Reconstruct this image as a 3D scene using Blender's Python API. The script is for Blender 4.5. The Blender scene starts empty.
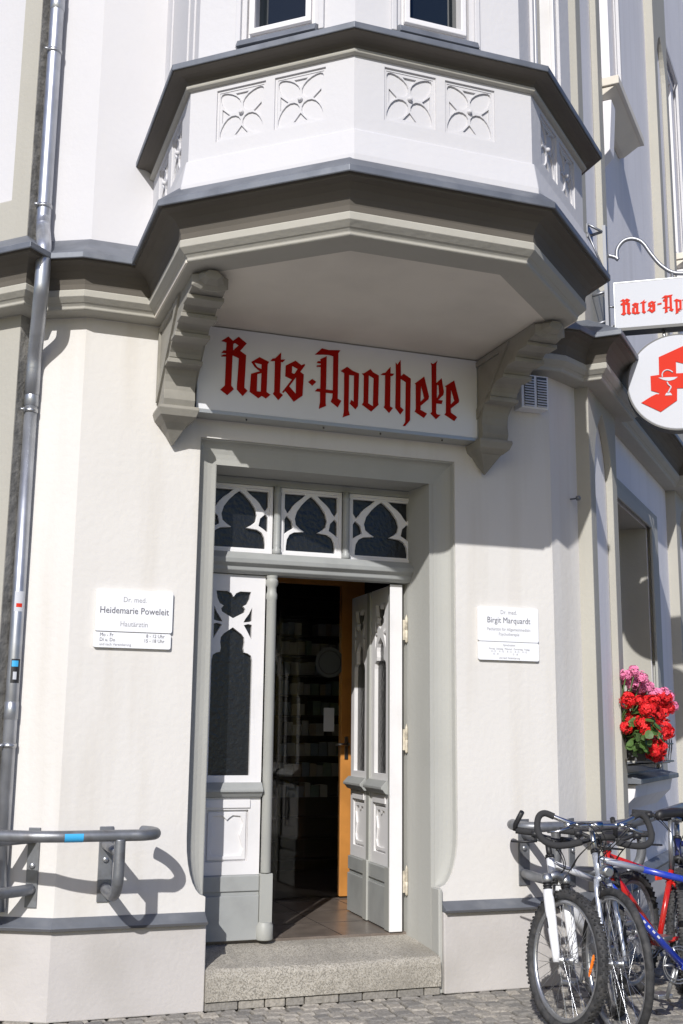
import bpy, bmesh, math, random
from mathutils import Vector, Matrix
random.seed(11)
R_ = math.radians
K = 0.9                      # building measured in units of 0.9 m
S2 = math.sqrt(.5)
# ------------------------------------------------------------------ camera
scn = bpy.context.scene
COL = scn.collection
cam_d = bpy.data.cameras.new('camera'); cam = bpy.data.objects.new('camera', cam_d); COL.objects.link(cam)
scn.camera = cam
YAW, PITCH, ROLL = R_(19.719), R_(10.987), R_(0.61)
fwd = Vector((math.sin(YAW)*math.cos(PITCH), math.cos(YAW)*math.cos(PITCH), math.sin(PITCH)))
right = Vector((math.cos(YAW), -math.sin(YAW), 0)); up = right.cross(fwd)
r2 = right*math.cos(ROLL) + up*math.sin(ROLL); u2 = -right*math.sin(ROLL) + up*math.cos(ROLL)
cam.matrix_world = Matrix(((r2.x, u2.x, -fwd.x, -2.397*K), (r2.y, u2.y, -fwd.y, -6.874*K), (r2.z, u2.z, -fwd.z, 1.6*K), (0, 0, 0, 1)))
cam_d.sensor_fit = 'VERTICAL'; cam_d.sensor_height = 36.0; cam_d.lens = 1131.2/1024*36
cam_d.clip_start = .05; cam_d.clip_end = 3000
# ------------------------------------------------------------------ sky and sun
SUNDIR = Vector((.615, 1.0, -.745)).normalized()
elev = math.asin(-SUNDIR.z); az = math.atan2(-SUNDIR.x, -SUNDIR.y)
w = bpy.data.worlds.new('World'); scn.world = w; w.use_nodes = True
nt = w.node_tree; sky = nt.nodes.new('ShaderNodeTexSky'); sky.sky_type = 'NISHITA'; sky.sun_disc = False
sky.sun_elevation = elev; sky.sun_rotation = az; sky.air_density = 1.0; sky.dust_density = 1.2
bg = nt.nodes['Background']; bg.inputs[1].default_value = .092
hs = nt.nodes.new('ShaderNodeHueSaturation'); hs.inputs['Saturation'].default_value = 2.0; hs.inputs['Hue'].default_value = .522; nt.links.new(sky.outputs[0], hs.inputs['Color']); nt.links.new(hs.outputs[0], bg.inputs[0])
sl = bpy.data.lights.new('sun', 'SUN'); sl.energy = 4.4; sl.angle = R_(.5); sl.color = (1, .978, .948)
so = bpy.data.objects.new('sun', sl); COL.objects.link(so); so.rotation_euler = SUNDIR.to_track_quat('-Z', 'Y').to_euler(); so.location = (-6, -10, 9)
scn.view_settings.view_transform = 'Standard'; scn.view_settings.look = 'None'; scn.view_settings.gamma = 1
scn.view_settings.exposure = 0.0
scn.cycles.max_bounces = 8; scn.cycles.diffuse_bounces = 5; scn.cycles.glossy_bounces = 4
scn.cycles.use_denoising = True
# ------------------------------------------------------------------ materials
def mat(name, col, rough=.8, metal=0, noise=0, nscale=6, bump=0, bscale=60, dirt=None, dscale=1.5, damt=.5, streak=False, spec=None, coat=0, fine=0):
    m = bpy.data.materials.new(name); m.use_nodes = True; n = m.node_tree; b = n.nodes['Principled BSDF']
    b.inputs['Roughness'].default_value = rough; b.inputs['Metallic'].default_value = metal
    b.inputs['Coat Weight'].default_value = coat
    if spec is not None: b.inputs['Specular IOR Level'].default_value = spec
    c4 = (*col, 1)
    geo = n.nodes.new('ShaderNodeNewGeometry')
    src = None
    def rgbmix(a, bcol, fac):
        mx = n.nodes.new('ShaderNodeMix'); mx.data_type = 'RGBA'
        if isinstance(a, tuple): mx.inputs[6].default_value = a
        else: n.links.new(a, mx.inputs[6])
        mx.inputs[7].default_value = bcol; n.links.new(fac, mx.inputs[0]); return mx.outputs[2]
    def noi(scale, det=5, vec=None, lo=.4, hi=.65):
        t = n.nodes.new('ShaderNodeTexNoise'); t.inputs['Scale'].default_value = scale; t.inputs['Detail'].default_value = det
        n.links.new(vec or geo.outputs['Position'], t.inputs['Vector'])
        mr = n.nodes.new('ShaderNodeMapRange'); mr.inputs[1].default_value = lo; mr.inputs[2].default_value = hi
        n.links.new(t.outputs[0], mr.inputs[0]); return mr.outputs[0]
    def scaled(f, amt):
        q = n.nodes.new('ShaderNodeMath'); q.operation = 'MULTIPLY'; q.inputs[1].default_value = amt; n.links.new(f, q.inputs[0]); return q.outputs[0]
    cur = c4
    if noise:
        cur = rgbmix(cur, tuple(x*(1-noise) for x in col)+(1,), noi(nscale))
    if fine:
        cur = rgbmix(cur, tuple(x*(1-fine) for x in col)+(1,), noi(180, 2, None, .45, .7))
    if dirt:
        v = None
        if streak:
            mp = n.nodes.new('ShaderNodeMapping'); mp.inputs['Scale'].default_value = (5, 5, .35); n.links.new(geo.outputs['Position'], mp.inputs[0]); v = mp.outputs[0]
        cur = rgbmix(cur, (*dirt, 1), scaled(noi(dscale, 8, v, .5, .8), damt))
    if isinstance(cur, tuple): b.inputs['Base Color'].default_value = cur
    else: n.links.new(cur, b.inputs['Base Color'])
    if bump:
        t = n.nodes.new('ShaderNodeTexNoise'); t.inputs['Scale'].default_value = bscale; t.inputs['Detail'].default_value = 6
        n.links.new(geo.outputs['Position'], t.inputs['Vector'])
        bp = n.nodes.new('ShaderNodeBump'); bp.inputs['Strength'].default_value = bump; bp.inputs['Distance'].default_value = .01
        n.links.new(t.outputs[0], bp.inputs['Height']); n.links.new(bp.outputs[0], b.inputs['Normal'])
    return m
M = {}
M['wall'] = mat('warm_white_stucco', (.665, .645, .62), .9, noise=.05, nscale=1.3, bump=.22, bscale=28, dirt=(.50, .46, .40), dscale=1.4, damt=.42, streak=True, fine=.03)
M['upper'] = mat('white_stucco', (.585, .58, .60), .9, noise=.04, nscale=1.2, bump=.16, bscale=30, dirt=(.62, .6, .6), dscale=1.2, damt=.3, streak=True)
M['sidewall'] = mat('pale_lavender_stucco', (.79, .775, .80), .9, noise=.05, nscale=1.2, bump=.16, bscale=30, dirt=(.5, .48, .47), dscale=1.2, damt=.3, streak=True)
M['trim'] = mat('cream_grey_stucco', (.42, .405, .36), .88, noise=.06, nscale=2, bump=.18, bscale=40, dirt=(.34, .32, .27), dscale=1.6, damt=.35, streak=True, fine=.04)
M['surround'] = mat('grey_green_stucco', (.40, .40, .375), .88, noise=.05, nscale=2, bump=.16, bscale=40, dirt=(.34, .33, .3), dscale=2, damt=.35, streak=True)
M['plinth'] = mat('pale_grey_plinth', (.525, .50, .485), .9, noise=.07, nscale=2.5, bump=.2, bscale=45, dirt=(.33, .31, .28), dscale=2.2, damt=.5, fine=.05)
M['corbel'] = mat('grey_brown_corbel_paint', (.30, .285, .25), .88, noise=.08, nscale=5, bump=.15, bscale=40, dirt=(.16, .15, .13), dscale=6, damt=.5)
M['cove'] = mat('brown_grey_cove_paint', (.125, .111, .093), .85, noise=.1, nscale=3, bump=.1, bscale=40)
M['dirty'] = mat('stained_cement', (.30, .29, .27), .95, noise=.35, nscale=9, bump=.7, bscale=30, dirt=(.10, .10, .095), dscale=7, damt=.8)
M['soffit'] = mat('soffit_stucco', (.74, .69, .61), .9, noise=.06, nscale=1.5, bump=.12, bscale=40, dirt=(.42, .39, .35), dscale=1.5, damt=.3)
M['zinc'] = mat('weathered_zinc', (.19, .205, .235), .55, metal=.45, noise=.22, nscale=5, bump=.12, bscale=12, dirt=(.32, .33, .35), dscale=9, damt=.4)
M['zincdark'] = mat('dark_zinc_edge', (.07, .07, .075), .7)
M['pipe'] = mat('galvanised_pipe', (.50, .52, .56), .38, metal=.75, noise=.2, nscale=7, bump=.05, bscale=20, dirt=(.2, .2, .21), dscale=6, damt=.5)
M['steel'] = mat('galvanised_steel', (.25, .26, .28), .45, metal=.6, noise=.2, nscale=10, bump=.08, bscale=40, dirt=(.12, .11, .10), dscale=14, damt=.7)
M['wpaint'] = mat('white_door_paint', (.72, .71, .72), .45, noise=.03, nscale=5, bump=.05, bscale=40, dirt=(.5, .49, .47), dscale=5, damt=.25)
M['gpaint'] = mat('grey_door_paint', (.33, .34, .335), .45, noise=.06, nscale=6, bump=.06, bscale=50, dirt=(.2, .2, .2), dscale=6, damt=.35)
M['gpaint2'] = mat('light_grey_door_paint', (.36, .365, .345), .5, noise=.05, nscale=6, bump=.05, bscale=50)
M['bronze'] = mat('old_brass', (.55, .42, .2), .35, metal=.9, noise=.3, nscale=20)
M['hinge'] = mat('worn_white_hinge', (.62, .56, .45), .5, noise=.4, nscale=30)
M['orange'] = mat('varnished_pine', (.58, .25, .06), .35, noise=.25, nscale=4, coat=.3)
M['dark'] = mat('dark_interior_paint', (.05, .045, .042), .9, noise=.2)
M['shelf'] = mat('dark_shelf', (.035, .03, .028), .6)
M['signwhite'] = mat('white_acrylic_sign', (.74, .75, .78), .28, noise=.02, nscale=3)
M['signwhite2'] = mat('bright_sign_face', (.55, .565, .61), .6, spec=.2)
M['alu'] = mat('aluminium_frame', (.45, .46, .46), .4, metal=.6)
M['aludark'] = mat('dark_sign_underside', (.08, .08, .08), .5)
M['red'] = mat('deep_red_lettering', (.33, .008, .005), .8, spec=.05)
M['red2'] = mat('orange_red_lettering', (.60, .035, .018), .7, spec=.15)
M['ink'] = mat('grey_engraving', (.14, .14, .17), .6)
M['ink2'] = mat('light_grey_engraving', (.36, .36, .39), .6)
M['plaque'] = mat('white_plaque', (.80, .81, .84), .3)
M['wplastic'] = mat('white_plastic', (.78, .78, .80), .5)
M['blue'] = mat('sky_blue_sticker', (.05, .40, .75), .4)
M['black'] = mat('matt_black', (.018, .018, .02), .5)
M['rubber'] = mat('tyre_rubber', (.045, .045, .047), .75, noise=.5, nscale=30, bump=.2, bscale=90, dirt=(.13, .12, .11), dscale=20, damt=.5)
M['foam'] = mat('foam_grip', (.03, .03, .032), .9, bump=.2, bscale=200)
M['chrome'] = mat('polished_alloy', (.55, .56, .58), .30, metal=1)
M['alloy'] = mat('brushed_alloy', (.5, .51, .53), .38, metal=.9, noise=.15, nscale=30)
M['armsteel'] = mat('dull_chromed_steel', (.30, .31, .34), .42, metal=.7)
M['bwhite'] = mat('white_bike_paint', (.80, .81, .84), .25, coat=.5)
M['bred'] = mat('red_bike_paint', (.50, .015, .012), .25, coat=.6, dirt=(.15, .08, .06), dscale=20, damt=.4)
M['bblue'] = mat('blue_bike_paint', (.02, .05, .42), .25, coat=.6, dirt=(.2, .18, .16), dscale=18, damt=.4)
M['bsilver'] = mat('silver_bike_paint', (.50, .53, .60), .28, metal=.5, coat=.5)
M['bnavy'] = mat('navy_bike_paint', (.015, .02, .09), .3, coat=.5)
M['reflector'] = mat('orange_reflector', (.95, .22, .02), .25)
M['redref'] = mat('red_reflector', (.85, .05, .02), .25)
M['cable'] = mat('black_cable', (.02, .02, .02), .4)
M['leaf'] = mat('geranium_leaf', (.07, .14, .03), .55, noise=.4, nscale=25)
M['pred'] = mat('red_petals', (.78, .012, .015), .6, noise=.25, nscale=40)
M['ppink'] = mat('pink_petals', (.85, .24, .44), .6, noise=.2, nscale=40)
M['pdark'] = mat('magenta_petals', (.40, .04, .16), .6, noise=.2, nscale=40)
M['boxgrey'] = mat('grey_flower_box', (.10, .10, .11), .7)
M['tile'] = mat('polished_threshold_tiles', (.20, .165, .14), .3, noise=.35, nscale=9, fine=.3)
M['ground'] = mat('asphalt_street', (.30, .29, .275), .95, noise=.25, nscale=3, bump=.4, bscale=80)
M['joint'] = mat('sandy_joint', (.17, .155, .13), 1, noise=.3, nscale=30, bump=.5, bscale=90)
M['curtain'] = mat('net_curtain', (.30, .31, .33), .9, noise=.3, nscale=12)

def granite(name, base, speck, light, rough=.8, scale=95, bump=.5):
    m = bpy.data.materials.new(name); m.use_nodes = True; n = m.node_tree; b = n.nodes['Principled BSDF']
    geo = n.nodes.new('ShaderNodeNewGeometry')
    v = n.nodes.new('ShaderNodeTexVoronoi'); v.inputs['Scale'].default_value = scale; n.links.new(geo.outputs['Position'], v.inputs['Vector'])
    r = n.nodes.new('ShaderNodeValToRGB'); e = r.color_ramp.elements
    e[0].position = .15; e[0].color = (*speck, 1); e[1].position = .85; e[1].color = (*light, 1)
    x = e.new(.4); x.color = (*base, 1); x = e.new(.6); x.color = (*[c*1.15 for c in base], 1)
    sep = n.nodes.new('ShaderNodeSeparateColor'); n.links.new(v.outputs['Color'], sep.inputs[0]); n.links.new(sep.outputs[0], r.inputs[0])
    t = n.nodes.new('ShaderNodeTexNoise'); t.inputs['Scale'].default_value = 3.5; t.inputs['Detail'].default_value = 8; n.links.new(geo.outputs['Position'], t.inputs['Vector'])
    mr = n.nodes.new('ShaderNodeMapRange'); mr.inputs[1].default_value = .42; mr.inputs[2].default_value = .68; mr.inputs[3].default_value = 0; mr.inputs[4].default_value = .55
    n.links.new(t.outputs[0], mr.inputs[0])
    mx = n.nodes.new('ShaderNodeMix'); mx.data_type = 'RGBA'; n.links.new(mr.outputs[0], mx.inputs[0]); n.links.new(r.outputs[0], mx.inputs[6]); mx.inputs[7].default_value = (*[c*.62 for c in base], 1)
    n.links.new(mx.outputs[2], b.inputs['Base Color']); b.inputs['Roughness'].default_value = rough
    t2 = n.nodes.new('ShaderNodeTexNoise'); t2.inputs['Scale'].default_value = 60; t2.inputs['Detail'].default_value = 5; n.links.new(geo.outputs['Position'], t2.inputs['Vector'])
    bp = n.nodes.new('ShaderNodeBump'); bp.inputs['Strength'].default_value = bump; bp.inputs['Distance'].default_value = .008
    n.links.new(t2.outputs[0], bp.inputs['Height']); n.links.new(bp.outputs[0], b.inputs['Normal'])
    return m
M['granite'] = granite('granite_step', (.35, .322, .275), (.22, .205, .175), (.46, .435, .385), scale=200)

def stonemat():
    m = bpy.data.materials.new('grey_cobbles'); m.use_nodes = True; n = m.node_tree; b = n.nodes['Principled BSDF']
    geo = n.nodes.new('ShaderNodeNewGeometry')
    r = n.nodes.new('ShaderNodeValToRGB'); e = r.color_ramp.elements
    e[0].position = 0; e[0].color = (.20, .192, .18, 1); e[1].position = 1; e[1].color = (.43, .395, .34, 1)
    x = e.new(.5); x.color = (.31, .29, .26, 1)
    n.links.new(geo.outputs['Random Per Island'], r.inputs[0])
    t = n.nodes.new('ShaderNodeTexNoise'); t.inputs['Scale'].default_value = 70; t.inputs['Detail'].default_value = 6; n.links.new(geo.outputs['Position'], t.inputs['Vector'])
    mr = n.nodes.new('ShaderNodeMapRange'); mr.inputs[1].default_value = .35; mr.inputs[2].default_value = .7; mr.inputs[3].default_value = 0; mr.inputs[4].default_value = .6; n.links.new(t.outputs[0], mr.inputs[0])
    mx = n.nodes.new('ShaderNodeMix'); mx.data_type = 'RGBA'; n.links.new(mr.outputs[0], mx.inputs[0]); n.links.new(r.outputs[0], mx.inputs[6]); mx.inputs[7].default_value = (.13, .12, .105, 1)
    n.links.new(mx.outputs[2], b.inputs['Base Color']); b.inputs['Roughness'].default_value = .85
    bp = n.nodes.new('ShaderNodeBump'); bp.inputs['Strength'].default_value = .6; bp.inputs['Distance'].default_value = .006
    n.links.new(t.outputs[0], bp.inputs['Height']); n.links.new(bp.outputs[0], b.inputs['Normal'])
    return m
M['cobble'] = stonemat()

def glassmat(name, tint=(.02, .022, .026), rough=.06, bump=0, bscale=40):
    m = bpy.data.materials.new(name); m.use_nodes = True; n = m.node_tree; b = n.nodes['Principled BSDF']
    b.inputs['Base Color'].default_value = (*tint, 1); b.inputs['Roughness'].default_value = rough; b.inputs['Specular IOR Level'].default_value = .6
    if bump:
        geo = n.nodes.new('ShaderNodeNewGeometry'); t = n.nodes.new('ShaderNodeTexNoise'); t.inputs['Scale'].default_value = bscale; n.links.new(geo.outputs['Position'], t.inputs['Vector'])
        bp = n.nodes.new('ShaderNodeBump'); bp.inputs['Strength'].default_value = bump; bp.inputs['Distance'].default_value = .01; n.links.new(t.outputs[0], bp.inputs['Height']); n.links.new(bp.outputs[0], b.inputs['Normal'])
    return m
M['glass'] = glassmat('dark_window_glass', (.012, .016, .02), .04)
M['ripple'] = glassmat('rippled_dark_glass', (.008, .009, .011), .3, .35, 40)
def clearglass():
    m = bpy.data.materials.new('clear_door_glass'); m.use_nodes = True; n = m.node_tree; b = n.nodes['Principled BSDF']
    tr = n.nodes.new('ShaderNodeBsdfTransparent'); gl = n.nodes.new('ShaderNodeBsdfGlossy'); gl.inputs['Roughness'].default_value = .03
    fr = n.nodes.new('ShaderNodeFresnel'); fr.inputs[0].default_value = 1.45
    mx = n.nodes.new('ShaderNodeMixShader'); n.links.new(fr.outputs[0], mx.inputs[0]); n.links.new(tr.outputs[0], mx.inputs[1]); n.links.new(gl.outputs[0], mx.inputs[2])
    n.links.new(mx.outputs[0], n.nodes['Material Output'].inputs[0]); n.nodes.remove(b); return m
M['clear'] = clearglass()

# ------------------------------------------------------------------ building blocks
def thing(name, label=None, cat=None, loc=(0, 0, 0), group=None, kind=None):
    o = bpy.data.objects.new(name, None); COL.objects.link(o); o.location = loc; o.empty_display_size = .1
    if label: o['label'] = label
    if cat: o['category'] = cat
    if group: o['group'] = group
    if kind: o['kind'] = kind
    return o
def tag(o, label, cat, group=None):
    o['label'] = label; o['category'] = cat
    if group: o['group'] = group
    return o
def rootloc(p):
    v = Vector((0, 0, 0))
    while p is not None: v += Vector(p.location); p = p.parent
    return v

class MB:
    """collects polygons in world space, in units of k metres"""
    def __init__(s, k=K): s.v = []; s.f = []; s.k = k; s.sm = []
    def add(s, vs, fs, smooth=False):
        n = len(s.v); s.v += [tuple(x) for x in vs]; s.f += [tuple(i+n for i in f) for f in fs]; s.sm += [smooth]*len(fs); return s
    def box(s, x0, x1, y0, y1, z0, z1, M4=None):
        vs = [(x, y, z) for x in (x0, x1) for y in (y0, y1) for z in (z0, z1)]
        if M4: vs = [M4(*v) for v in vs]
        return s.add(vs, [(0, 1, 3, 2), (4, 6, 7, 5), (0, 4, 5, 1), (2, 3, 7, 6), (0, 2, 6, 4), (1, 5, 7, 3)])
    def prism(s, poly, z0, z1, M4=None):
        n = len(poly); vs = [(x, y, z0) for x, y in poly]+[(x, y, z1) for x, y in poly]
        if M4: vs = [M4(*v) for v in vs]
        return s.add(vs, [tuple(range(n))[::-1], tuple(range(n, 2*n))]+[(i, (i+1) % n, n+(i+1) % n, n+i) for i in range(n)])
    def tube(s, pts, r, n=10, caps=True, close=False):
        pts = [Vector(p) for p in pts]; m = len(pts)
        rs = r if isinstance(r, (list, tuple)) else [r]*m
        T = []
        for i in range(m):
            a = pts[(i-1) % m] if (i > 0 or close) else pts[i]; b = pts[(i+1) % m] if (i < m-1 or close) else pts[i]
            T.append((b-a).normalized())
        nrm = T[0].orthogonal().normalized(); vs = []
        for i in range(m):
            nrm = (nrm-T[i]*nrm.dot(T[i])).normalized(); bi = T[i].cross(nrm)
            for j in range(n):
                a = 2*math.pi*j/n; vs.append(tuple(pts[i]+(nrm*math.cos(a)+bi*math.sin(a))*rs[i]))
        fs = []
        for i in range(m if close else m-1):
            for j in range(n):
                a = i*n+j; b = i*n+(j+1) % n; c = ((i+1) % m)*n
                fs.append((a, b, c+(j+1) % n, c+j))
        s.add(vs, fs, True)
        if caps and not close:
            k = len(s.v)-m*n; s.f += [tuple(k+j for j in range(n))[::-1], tuple(k+(m-1)*n+j for j in range(n))]; s.sm += [False, False]
        return s
    def lathe(s, prof, origin, axis, n=24, smooth=True):
        ax = Vector(axis).normalized(); u = ax.orthogonal().normalized(); v = ax.cross(u); o = Vector(origin); vs = []
        for (r, t) in prof:
            for j in range(n):
                a = 2*math.pi*j/n; vs.append(tuple(o+ax*t+(u*math.cos(a)+v*math.sin(a))*r))
        m = len(prof); fs = [(i*n+j, i*n+(j+1) % n, (i+1)*n+(j+1) % n, (i+1)*n+j) for i in range(m-1) for j in range(n)]
        s.add(vs, fs, smooth)
        k = len(s.v)-m*n; s.f += [tuple(k+j for j in range(n))[::-1], tuple(k+(m-1)*n+j for j in range(n))]; s.sm += [False, False]
        return s
    def sweep(s, path, prof, smooth=False):
        """profile (offset, z) along a plan path, walking left to right, outward on the right hand"""
        m = len(path); P = [Vector((x, y)) for x, y in path]; N = []
        for i in range(m-1):
            d = (P[i+1]-P[i]).normalized(); N.append(Vector((d.y, -d.x)))
        vs = []
        for i in range(m):
            if i == 0: mi = N[0]
            elif i == m-1: mi = N[-1]
            else:
                b = (N[i-1]+N[i]); mi = b/max(1e-6, b.dot(N[i]))
            for o, z in prof: q = P[i]+mi*o; vs.append((q.x, q.y, z))
        k = len(prof)
        fs = [(i*k+j, (i+1)*k+j, (i+1)*k+(j+1) % k, i*k+(j+1) % k) for i in range(m-1) for j in range(k)]
        fs += [tuple(range(k)), tuple(range((m-1)*k, m*k))[::-1]]
        return s.add(vs, fs, smooth)
    def plate(s, outer, holes, z0, z1, M4, bev=0, fat=0):
        """flat plate with holes; outline in 2D, thickness from z0 to z1, mapped by M4(x, y, z)"""
        cu = bpy.data.curves.new('t', 'CURVE'); cu.dimensions = '2D'; cu.fill_mode = 'BOTH'; cu.extrude = (z1-z0)/2-bev; cu.bevel_depth = bev; cu.bevel_resolution = 1
        cu.offset = fat-bev
        for pl in [outer]+list(holes):
            sp = cu.splines.new('POLY'); sp.points.add(len(pl)-1); sp.use_cyclic_u = True
            for i, (x, y) in enumerate(pl): sp.points[i].co = (x, y, 0, 1)
        o = bpy.data.objects.new('t', cu); me = bpy.data.meshes.new_from_object(o)
        zc = (z0+z1)/2
        vs = [M4(v.co.x, v.co.y, v.co.z+zc) for v in me.vertices]; fs = [tuple(p.vertices) for p in me.polygons]
        bpy.data.objects.remove(o); bpy.data.curves.remove(cu); bpy.data.meshes.remove(me)
        return s.add(vs, fs)
    def text(s, body, size, M4, depth=.0015, align='CENTER', bold=0, xs=1):
        cu = bpy.data.curves.new('t', 'FONT'); cu.body = body; cu.size = size; cu.align_x = align; cu.extrude = depth/2; cu.offset = bold; cu.resolution_u = 2
        o = bpy.data.objects.new('t', cu); me = bpy.data.meshes.new_from_object(o)
        vs = [M4(v.co.x*xs, v.co.y, v.co.z) for v in me.vertices]; fs = [tuple(p.vertices) for p in me.polygons]
        bpy.data.objects.remove(o); bpy.data.curves.remove(cu); bpy.data.meshes.remove(me)
        return s.add(vs, fs)
    def build(s, name, m, parent=None, bevel=0, seg=2, label=None, kind=None, merge=True, recalc=True):
        off = rootloc(parent); me = bpy.data.meshes.new(name)
        me.from_pydata([(x*s.k-off.x, y*s.k-off.y, z*s.k-off.z) for x, y, z in s.v], [], s.f)
        for p, q in zip(me.polygons, s.sm): p.use_smooth = q
        bm = bmesh.new(); bm.from_mesh(me)
        if merge: bmesh.ops.remove_doubles(bm, verts=bm.verts, dist=1e-6)
        if recalc: bmesh.ops.recalc_face_normals(bm, faces=bm.faces)
        bm.to_mesh(me); bm.free()
        me.materials.append(m); o = bpy.data.objects.new(name, me); COL.objects.link(o)
        if parent is not None: o.parent = parent
        if bevel:
            b = o.modifiers.new('soft_edges', 'BEVEL'); b.width = bevel; b.segments = seg; b.limit_method = 'ANGLE'; b.angle_limit = R_(35); b.harden_normals = False
        if label: o['label'] = label
        if kind: o['kind'] = kind
        return o

# frames on the walls: local (s along, o outward, z) -> world
def frame(ox, oy, dx, dy):
    l = math.hypot(dx, dy); dx /= l; dy /= l
    return lambda s, o, z: (ox+dx*s+dy*o, oy+dy*s-dx*o, z)
FM = frame(0, 0, 1, 0)
FR = frame(1.79, 0, 1, 1)
_fl = frame(-1.79, 0, 1, -1)           # travelling left to right on the left street front
FL = lambda s, o, z: _fl(-s, o, z)
def XZ(fr):                            # plate helper: (x, y, z) -> along, height, outward
    return lambda x, y, z: fr(x, z, y)
def arc(cx, cy, r, a0, a1, n=8): return [(cx+r*math.cos(R_(a0+(a1-a0)*i/n)), cy+r*math.sin(R_(a0+(a1-a0)*i/n))) for i in range(n+1)]
def smooth_path(pts, n=6, close=False):
    P = [Vector(p) for p in pts]; out = []; m = len(P)
    for i in range(m if close else m-1):
        g = lambda j: P[j % m] if close else P[min(max(j, 0), m-1)]
        p0, p1, p2, p3 = g(i-1), g(i), g(i+1), g(i+2)
        for k in range(n):
            t = k/n; out.append(tuple(.5*((2*p1)+(p2-p0)*t+(2*p0-5*p1+4*p2-p3)*t*t+(3*p1-p0-3*p2+p3)*t**3)))
    if not close: out.append(tuple(P[-1]))
    return out
def rect(x0, x1, y0, y1): return [(x0, y0), (x1, y0), (x1, y1), (x0, y1)]
def rrect(x0, x1, y0, y1, r=.01):
    return arc(x1-r, y0+r, r, -90, 0, 3)+arc(x1-r, y1-r, r, 0, 90, 3)+arc(x0+r, y1-r, r, 90, 180, 3)+arc(x0+r, y0+r, r, 180, 270, 3)
# ------------------------------------------------------------------ ground
def flat_sheet():
    b = MB(1); r = 900
    xs = [-r, r]; b.add([(-r, -r, -.035), (r, -r, -.035), (r, r, -.035), (-r, r, -.035)], [(0, 1, 2, 3)])
    b.build('street', M['ground'], kind='structure')
    b = MB(1); b.box(-6, 9, -7, .6, -.03, -.012); b.build('pavement_bedding', M['joint'], kind='structure')
flat_sheet()
def cobbles():
    rnd = random.Random(5); b = MB(1)
    y = .45; row = 0
    while y > -3.6:
        h = rnd.uniform(.075, .098); x = -3.2+rnd.uniform(0, .1)
        while x < 4.6:
            wd = rnd.uniform(.075, .115)
            if not (abs(x) < 1.2 and y > .05):
                j = lambda: rnd.uniform(-.005, .005)
                g = .005; c = .012; t = rnd.uniform(-.004, .004); x1 = x+wd-2*g; y0 = y-h+2*g
                base = [(x+j(), y0+j()), (x1+j(), y0+j()), (x1+j(), y+j()), (x+j(), y+j())]
                cx = (x+x1)/2; cy = (y+y0)/2
                def ring(f, z): return [(cx+(px-cx)*f, cy+(py-cy)*f, z+t) for px, py in base]
                tz = [rnd.uniform(-.003, .003) for _ in range(4)]
                top = [(px, py, pz+q) for (px, py, pz), q in zip(ring(.78, 0), tz)]
                vs = ring(1, -.02)+ring(.96, -.006)+top
                b.add(vs, [(8, 9, 10, 11)]+[(i+4*k, (i+1) % 4+4*k, (i+1) % 4+4*k+4, i+4*k+4) for k in (0, 1) for i in range(4)], False)
            x += wd
        y -= h; row += 1
    b.build('cobbled_pavement', M['cobble'], kind='structure', merge=False)
cobbles()

# ------------------------------------------------------------------ the corner building
B = thing('corner_building', 'cream and white stucco corner house with a polygonal bay window over an open double door', 'building', (0, 0, 0))
ZC = 4.14     # underside of the string course
TOP = 16
H2 = .76
def fst(z):   # 1 above the chamfer stop, falling to 0 at its foot
    if z >= .97: return 1
    if z <= .63: return 0
    t = (z-.63)/.34; return math.sqrt(max(0, 1-(1-t)**2))
zs = [.63, .645, .67, .71, .76, .82, .89, .97]
rightedge = [(.765, .0)]+[(.765+.125*fst(z), z) for z in zs]+[(.89, 3.432)]
outline = [(-x, z) for x, z in rightedge]+rightedge[::-1]
outline = [(-1.64, 0)]+[(-x, z) for x, z in rightedge]+[(x, z) for x, z in rightedge[::-1]]+[(1.64, 0), (1.64, ZC+.1), (-1.64, ZC+.1)]
b = MB(); b.plate(outline, [], -.09, 0, XZ(FM)); b.build('wall', M['wall'], B)
b = MB(); b.plate([(-1.64, 0), (-H2, 0), (-H2, 3.285), (H2, 3.285), (H2, 0), (1.64, 0), (1.64, ZC+.1), (-1.64, ZC+.1)], [], -.5, -.0905, XZ(FM)); b.build('door_jamb', M['surround'], B)
# hollow moulding round the doorway
prof = [(0, .014), (.008, .014), (.012, .03)]+[(.012+.113*(1-math.cos(R_(a))), .03+.056*math.sin(R_(a))) for a in (15, 30, 45, 60, 75, 90)]+[(.125, .0885)]
b = MB(); rings = []
def ringat(sx, z): return [(sx*(.765+(.125-d)*fst(z)), y, z) for d, y in prof]
for z in zs: rings.append(ringat(-1, z))
rings.append([(-(.89-d), y, 3.432-d*1.2) for d, y in prof]); rings.append([((.89-d), y, 3.432-d*1.2) for d, y in prof])
for z in zs[::-1]: rings.append(ringat(1, z))
vs = [v for r in rings for v in r]; n = len(prof)
b.add(vs, [(i*n+j, (i+1)*n+j, (i+1)*n+j+1, i*n+j+1) for i in range(len(rings)-1) for j in range(n-1)], False)
o = b.build('door_surround', M['surround'], B)
b = MB(); b.add([(-.765, .0885, 3.281), (.765, .0885, 3.281), (.765, .0905, 3.281), (-.765, .0905, 3.281)], [(0, 1, 2, 3)])
b = MB(); b.prism([(.737, .0895), (.775, .0895), (.775, .499), (.708, .499), (.708, .41)], .0, 3.284); b.build('door_jamb', M['surround'], B)
b = MB(); b.box(.737, .7645, -.030, .0890, .0, .625); b.build('jamb_foot', M['surround'], B, bevel=.006)
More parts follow.
